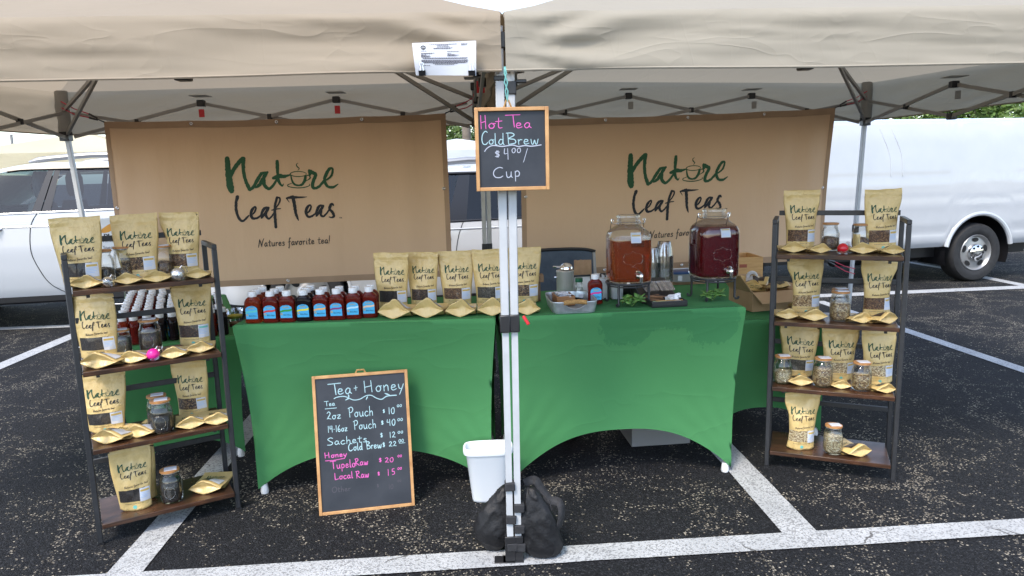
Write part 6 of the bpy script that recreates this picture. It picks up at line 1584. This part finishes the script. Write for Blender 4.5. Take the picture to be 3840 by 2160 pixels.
    for x, z in P['handles']:
        g = MB(); g.tube([V(x - .10, .004, z - .006), V(x - .085, -.022, z - .002), V(x + .05, -.026, z + .004), V(x + .10, .002, z + .006)], [.012, .013, .014, .012], 10); g.build('door_handle', M['chrome'], T)
        g = MB(); g.grid(14, 5, lambda u, v: V(x - .01 + .075 * v * math.cos(u * 6.2832), yat_(path, z) - .002 + .006 * (1 - v), z + .055 * v * math.sin(u * 6.2832)), True); g.build('handle_recess', M['car_white'], T, fixn=False)
    if P.get('crease'):
        x_0, x_1, zc0, zc1 = P['crease']; MB().tube([V(lerp(x_0, x_1, i / 20), yat_(path, lerp(zc0, zc1, i / 20)) + .002, lerp(zc0, zc1, i / 20)) for i in range(21)], .009, 6).build('door_crease', M['car_white'], T)
    for c in xs: tyre(T, V(c, .03, r), r, .2)
    for c in xs: tyre(T, V(c, W - .25, r), r, .2)
    arch_lip(T, xs, r * 1.17, zs, r, .03, M['car_white'], .018)
    # cabin
    for (x, y, s) in P['seats']:
        g = MB(); g.lathe([(.10, .22, 0), (.11, .24, .1), (.10, .23, .40), (.08, .17, .50)], 20, (x, y, zb - .42), 3); g.lathe([(.05, .10, .54), (.06, .14, .60), (.06, .14, .74), (.04, .10, .80)], 18, (x + .02, y, zb - .42), 3); g.build('seat', M['seat'], T)
    g = MB(); g.tube([V(P['cowl'] + .85, W * .28 + .0, zb - .05) + V(.08 * math.sin(t), .17 * math.cos(t), .17 * math.sin(t)) for t in [i * math.pi / 10 for i in range(20)]], .014, 6, True); g.build('steering_wheel', M['car_trim'], T)
    g = MB(); g.box((P['cowl'] + .25, W / 2, zb - .02), (.62, W - .25, .12)); g.build('dashboard', M['seat'], T, bev=.03)
    g = MB(); g.box((x0 + .28, W * .45, zr - .24), (.04, .23, .07)); g.build('rear_view_mirror', M['car_trim'], T, bev=.02)
    if P.get('shade'):
        MB().grid(24, 8, lambda u, v: V(lerp(P['cowl'] + .16, x0 + .22, v) + .02 * nz(u * 9, v * 3), lerp(.14, W - .14, u), lerp(zb + .0, zrf(x0 + .1) - .06, v))).build('sunshade', M['sunshade'], T, fixn=False)
    g = MB(); g.lathe([(.02, .0), (.10, .02), (.11, .12), (.08, .17)], 14, (P['cowl'] + .32, -.11, zb - .02)); g.build('wing_mirror', M['car_white'], T)
    return T
def yat_(path, z):
    for (a, b) in zip(path, path[1:]):
        if z <= b[1]: return lerp(a[0], b[0], max(0, (z - a[1]) / (b[1] - a[1])))
    return path[-1][0]
# white SUV on the left; B pillar at pixel x = 165
yaw1 = .20; YB = 6.55
P1 = dict(L=4.75, W=1.8, sill=.33, belt=1.11, rise=.012, bx=2.25, roof=1.58, r=.36, wheels=[.92, 3.72], cowl=1.15, roofx=(1.62, 4.45), tumble=.20, chrome=True,
    panes=[(1.30, 2.13, 1.92, 2.27, 'glass_car', 'front_door_window'), (2.13, 2.205, 2.27, 2.315, 'car_trim', 'door_pillar'), (2.215, 2.29, 2.325, 2.37, 'car_trim', 'door_pillar'), (2.29, 3.28, 2.37, 3.22, 'glass_tint', 'rear_door_window'), (3.28, 3.38, 3.22, 3.32, 'car_trim', 'door_pillar'), (3.38, 4.10, 3.32, 3.95, 'glass_tint', 'quarter_window'), (4.10, 4.6, 3.95, 4.42, 'car_white', 'rear_pillar')],
    rails=(2.06, 4.2), seams=[[(2.18, 1.10), (2.12, .98), (2.10, .75), (2.16, .55), (2.22, .44), (2.32, .36)], [(3.30, 1.10), (3.42, .85), (3.40, .6), (3.30, .45)]], handles=[(1.78, .96), (2.98, .98)], crease=(1.3, 3.4, .98, .99),
    seats=[(2.05, .5, 1), (2.05, 1.3, 1), (2.98, .48, 1), (2.98, .95, 1), (2.98, 1.38, 1)], shade=True)
pS = flat(PY(165, 900, YB)); estate_car('white SUV with roof rails parked behind the left end of the stall', 'parked_car', 'car', pS, 2.22, yaw1, P1)
# second white car between the banners; B pillar at pixel x = 1745
P2 = dict(L=4.7, W=1.78, sill=.25, belt=.935, rise=.018, bx=2.3, roof=1.44, r=.33, wheels=[.92, 3.55], cowl=1.05, roofx=(1.65, 4.0), tumble=.19,
    panes=[(1.25, 2.20, 1.95, 2.34, 'glass_car', 'front_door_window'), (2.20, 2.38, 2.34, 2.44, 'car_trim', 'door_pillar'), (2.38, 3.30, 2.44, 3.18, 'glass_dark', 'rear_door_window'), (3.30, 3.40, 3.18, 3.28, 'car_trim', 'door_pillar'), (3.40, 3.85, 3.28, 3.68, 'glass_dark', 'quarter_window'), (3.85, 4.3, 3.68, 3.98, 'car_white', 'rear_pillar')],
    rails=(1.95, 3.9), seams=[[(2.36, .95), (2.30, .8), (2.27, .6), (2.30, .4), (2.36, .30)], [(1.30, .95), (1.28, .7), (1.30, .45), (1.34, .30)]], handles=[(2.12, .79), (3.20, .81)], crease=(1.0, 4.2, .855, .875),
    seats=[(2.1, .5, 1), (2.1, 1.25, 1), (3.0, .5, 1), (3.0, 1.25, 1)])
pC = flat(PY(1745, 900, 6.5)); estate_car('white car behind the stall, seen through the gap between the two banners', 'parked_car', 'car', pC, 2.36, .16, P2)
# cargo van
kv = .905; yv = .20
pV = G(3660, 1057); Lv = 5.6 * kv; axv = Lv - 1.22 * kv
T = thing('cargo_van', 'white windowless cargo van parked behind the right end of the stall', 'van', flat(pV) - rotz(yv) @ V(axv, .0, 0), yv)
rv = .365 * kv; Wv = 2.0 * kv; zsv = .46 * kv
path = [(a * kv, b * kv) for a, b in ((.05, .46), (.022, .50), (.0, .56), (.012, .665), (-.003, .68), (.0, .92), (-.006, .985), (.004, 1.02), (.0, 1.06), (.006, 1.30), (.020, 1.315), (.012, 1.33), (.035, 1.55), (.075, 1.78), (.115, 1.90), (.135, 1.925), (.125, 1.935), (.155, 1.965), (.19, 1.98), (.20, 1.975), (.24, 2.0), (.40, 2.025), (.7, 2.04), (1.0, 2.045))]
zbv = arch_fn([axv, 1.0 * kv], rv * 1.30, zsv, rv * 1.04)
side_skin(.9 * kv, Lv, .03, zbv, path, ends=0, W=Wv).build('body', M['van_white'], T, ang=28)
# nose
g = MB()
def nose(u, v, mir):
    x = u * .9 * kv; t = u; zt = lerp(1.12, 1.20, sstep(0, .8, t)) if t < .75 else lerp(1.2, 2.06, sstep(.75, 1.0, t)); y0 = .22 * (1 - t) ** 2
    z = lerp(.46, zt, v) * kv; z = max(z, min(zbv(x), zt * kv)); return V(x, (y0 * kv if not mir else Wv - y0 * kv) + (.1 * kv * sstep(.9, 2.1, z / kv)) * (1 if not mir else -1), z)
for mir in (0, 1): g.grid(26, 20, lambda u, v: nose(u, v, mir))
g.grid(26, 8, lambda u, v: lerp(nose(u, 1, 0), nose(u, 1, 1), v)); g.grid(8, 8, lambda u, v: lerp(nose(0, v, 0), nose(0, v, 1), u)); g.build('nose', M['van_white'], T, fixn=False)
g = MB(); g.grid(14, 10, lambda u, v: V(Lv, lerp(.0, Wv, u), lerp(.46, 1.9, v) * kv)); g.build('rear_doors', M['van_white'], T, fixn=False)
g = MB(); g.grid(10, 6, lambda u, v: V((1.3 + .85 * u - .15 * v * (1 - u)) * kv, (.035 + .05 * v) * kv - .012, lerp(1.36, 1.80, v) * kv)); g.build('front_door_window', M['glass_dark'], T, fixn=False)
for x in (Lv - 2.52 * kv, Lv - 2.36 * kv):
    MB().tube([V(x - .10 * kv * sstep(1.4, 1.9, z) ** 2, yat_(path, z * kv) - .002, z * kv) for z in [lerp(1.34, 1.90, i / 16) for i in range(17)]], .005, 6).build('panel_seam', M['van_white'], T)
arch_lip(T, [axv, 1.0 * kv], rv * 1.30, zsv, rv * 1.04, .012, M['van_white'], .026)
for c in (axv, 1.0 * kv): tyre(T, V(c, .035, rv), rv, .23 * kv, hole5=True)
for c in (axv, 1.0 * kv): tyre(T, V(c, Wv - .28 * kv, rv), rv, .23 * kv, hole5=True)
g = MB(); g.box((Lv / 2, Wv / 2, .40 * kv), (Lv - .6, Wv - .35, .16 * kv)); g.tube([V(axv - .5, .35, .36 * kv), V(axv - 1.6, .35, .34 * kv)], .10, 10); g.build('underbody', M['car_trim'], T)
g = MB(); g.box((axv + rv * 1.32, .07, .50 * kv), (.03, .06, .20 * kv)); g.build('mud_flap', M['car_trim'], T, bev=.008)

# ---------------------------------------------------------------- far tents, poles and greenery
def far_tent(label, c, s, ze, zv, zp, m_, yaw):
    T = thing('far_canopy', label, 'canopy tent', flat(c), yaw, 'canopies of other stalls')
    h = s / 2; C = [V(-h, -h, 0), V(h, -h, 0), V(h, h, 0), V(-h, h, 0)]; g = MB()
    for i in range(4):
        A, B = C[i], C[(i + 1) % 4]
        g.grid(10, 10, lambda u, v: flat(lerp(lerp(A, B, u), V(0, 0, 0), v), ze + (zp - ze) * v ** (1.1 if v < .93 else .9) - .10 * math.sin(math.pi * v) * math.sin(math.pi * u)))
        g.grid(20, 4, lambda u, v: flat(lerp(A, B, u) * (1 + .01 * math.sin(u * 17 + v * 3) * v), lerp(ze, zv, v)))
    g.build('roof_fabric', m_, T, fixn=False)
    for p in C: MB().tube([p * .98, flat(p * .98, ze)], .022, 8).build('leg', M['leg_white'], T)
def zat(x, y, Y): return PY(x, y, Y).z
Yt = 11.5
far_tent('tan canopy of another stall behind the white SUV', flat(PY(330, 600, Yt + 1.5)), 3.2, zat(100, 575, Yt), zat(100, 652, Yt), zat(330, 496, Yt + 1.5), M['far_canopy'], .10)
Yt = 13.0
far_tent('white peaked canopy of another stall, seen in the gap between the banners', flat(PY(1716, 600, Yt + 1.5)), 3.0, zat(1690, 562, Yt), zat(1690, 632, Yt), zat(1716, 520, Yt + 1.5), M['white_canopy'], .06)
def pole(label, x, yt, Y, r):
    p = PY(x, yt, Y); T = thing('utility_pole', label, 'utility pole', flat(p), 0, 'utility poles'); MB().tube([V(0, 0, 0), V(0, 0, p.z + 3)], [r, r * .8], 12).build('mast', M['pole_wood'], T)
    MB().bar(V(-.9, 0, p.z + 2.2), V(.9, 0, p.z + 2.2), .09, .12).build('crossarm', M['pole_wood'], T)
    return T
pole('brown wooden utility pole among the trees in the gap between the banners', 1748, 470, 26, .17)
T = thing('flag_pole', 'thin dark pole above the tan canopy at the far left', 'pole', flat(PY(41, 505, 16))); MB().tube([V(0, 0, 0), V(0, 0, zat(41, 504, 16))], .03, 8).build('mast', M['steel'], T); MB().bar(V(0, 0, zat(41, 507, 16)), V(.10, 0, zat(41, 507, 16)), .02).build('bracket', M['steel'], T)
def tree(label, name, c, h, rx, n, leaf, m_, seed, trunk=True, cat='tree', group='trees beyond the car park', zlo=.3, twig=False):
    random.seed(seed); T = thing(name, label, cat, flat(c), 0, group); g = MB(); clumps = []
    for _ in range(max(10, n // 60)):
        a, q, zz = random.uniform(0, 6.283), random.random() ** .5, random.uniform(zlo, 1)
        wz = math.sin(math.pi * min(1, max(.12, (zz - zlo) / (1 - zlo) * .8 + .15)))
        clumps.append((V(rx * q * wz * math.cos(a), rx * q * wz * math.sin(a), h * zz), rx * random.uniform(.16, .34)))
    for _ in range(n):
        cc, cr = random.choice(clumps); d = V(random.gauss(0, 1), random.gauss(0, 1), random.gauss(0, .8)).normalized() * cr * random.random() ** .4; p = cc + d
        a = V(random.gauss(0, 1), random.gauss(0, 1), random.gauss(0, .6)).normalized(); b = a.cross(V(random.gauss(0, 1), random.gauss(0, 1), random.gauss(0, 1))).normalized(); s = leaf * random.uniform(.6, 1.3)
        g.add([p - a * s, p + b * s * .5, p + a * s, p - b * s * .5], [(0, 1, 2, 3)])
    g.build('crown', m_, T, smooth=False, fixn=False)
    t = MB(); t.tube([V(0, 0, 0), V(.02 * h, 0, h * .4), V(.0, .02 * h, h * .8)], [.03 * h, .022 * h, .008 * h], 8)
    for cc, cr in clumps[:14]: t.tube([V(.01 * h, 0, h * random.uniform(.15, .6)), lerp(V(0, 0, h * .4), cc, .6), cc], [.010 * h, .007 * h, .003 * h], 5)
    t.build('trunk', M['bark'], T)
    return T
tn = ['left tree with light leafy crown behind the white peaked canopy', 'right tree behind the wooden pole in the gap between the banners', 'low tree between the white peaked canopy and the wooden pole']
for (x, yt, Y, rx, lab) in ((1680, 455, 30, 2.0, tn[0]), (1790, 470, 33, 1.8, tn[1]), (1725, 500, 28, 1.3, tn[2])):
    p = PY(x, yt, Y); tree(lab, 'leafy_tree', p, p.z, rx, 2600, .10, M['leaf_a'], int(x))
bn = ['leftmost', 'second from left', 'third from left', 'fourth from left', 'rightmost']
for i, (x, yt, Y) in enumerate(((3340, 408, 15.5), (3490, 378, 15), (3620, 360, 14.5), (3760, 345, 14.5), (3900, 330, 15))):
    p = PY(x, yt, Y); tree('%s green scrub bush showing above the roof of the white van' % bn[i], 'scrub_bush', p, p.z, 1.25, 5200, .055, M['leaf_b'], 40 + i, cat='bush', group='scrub bushes behind the van', zlo=.15)
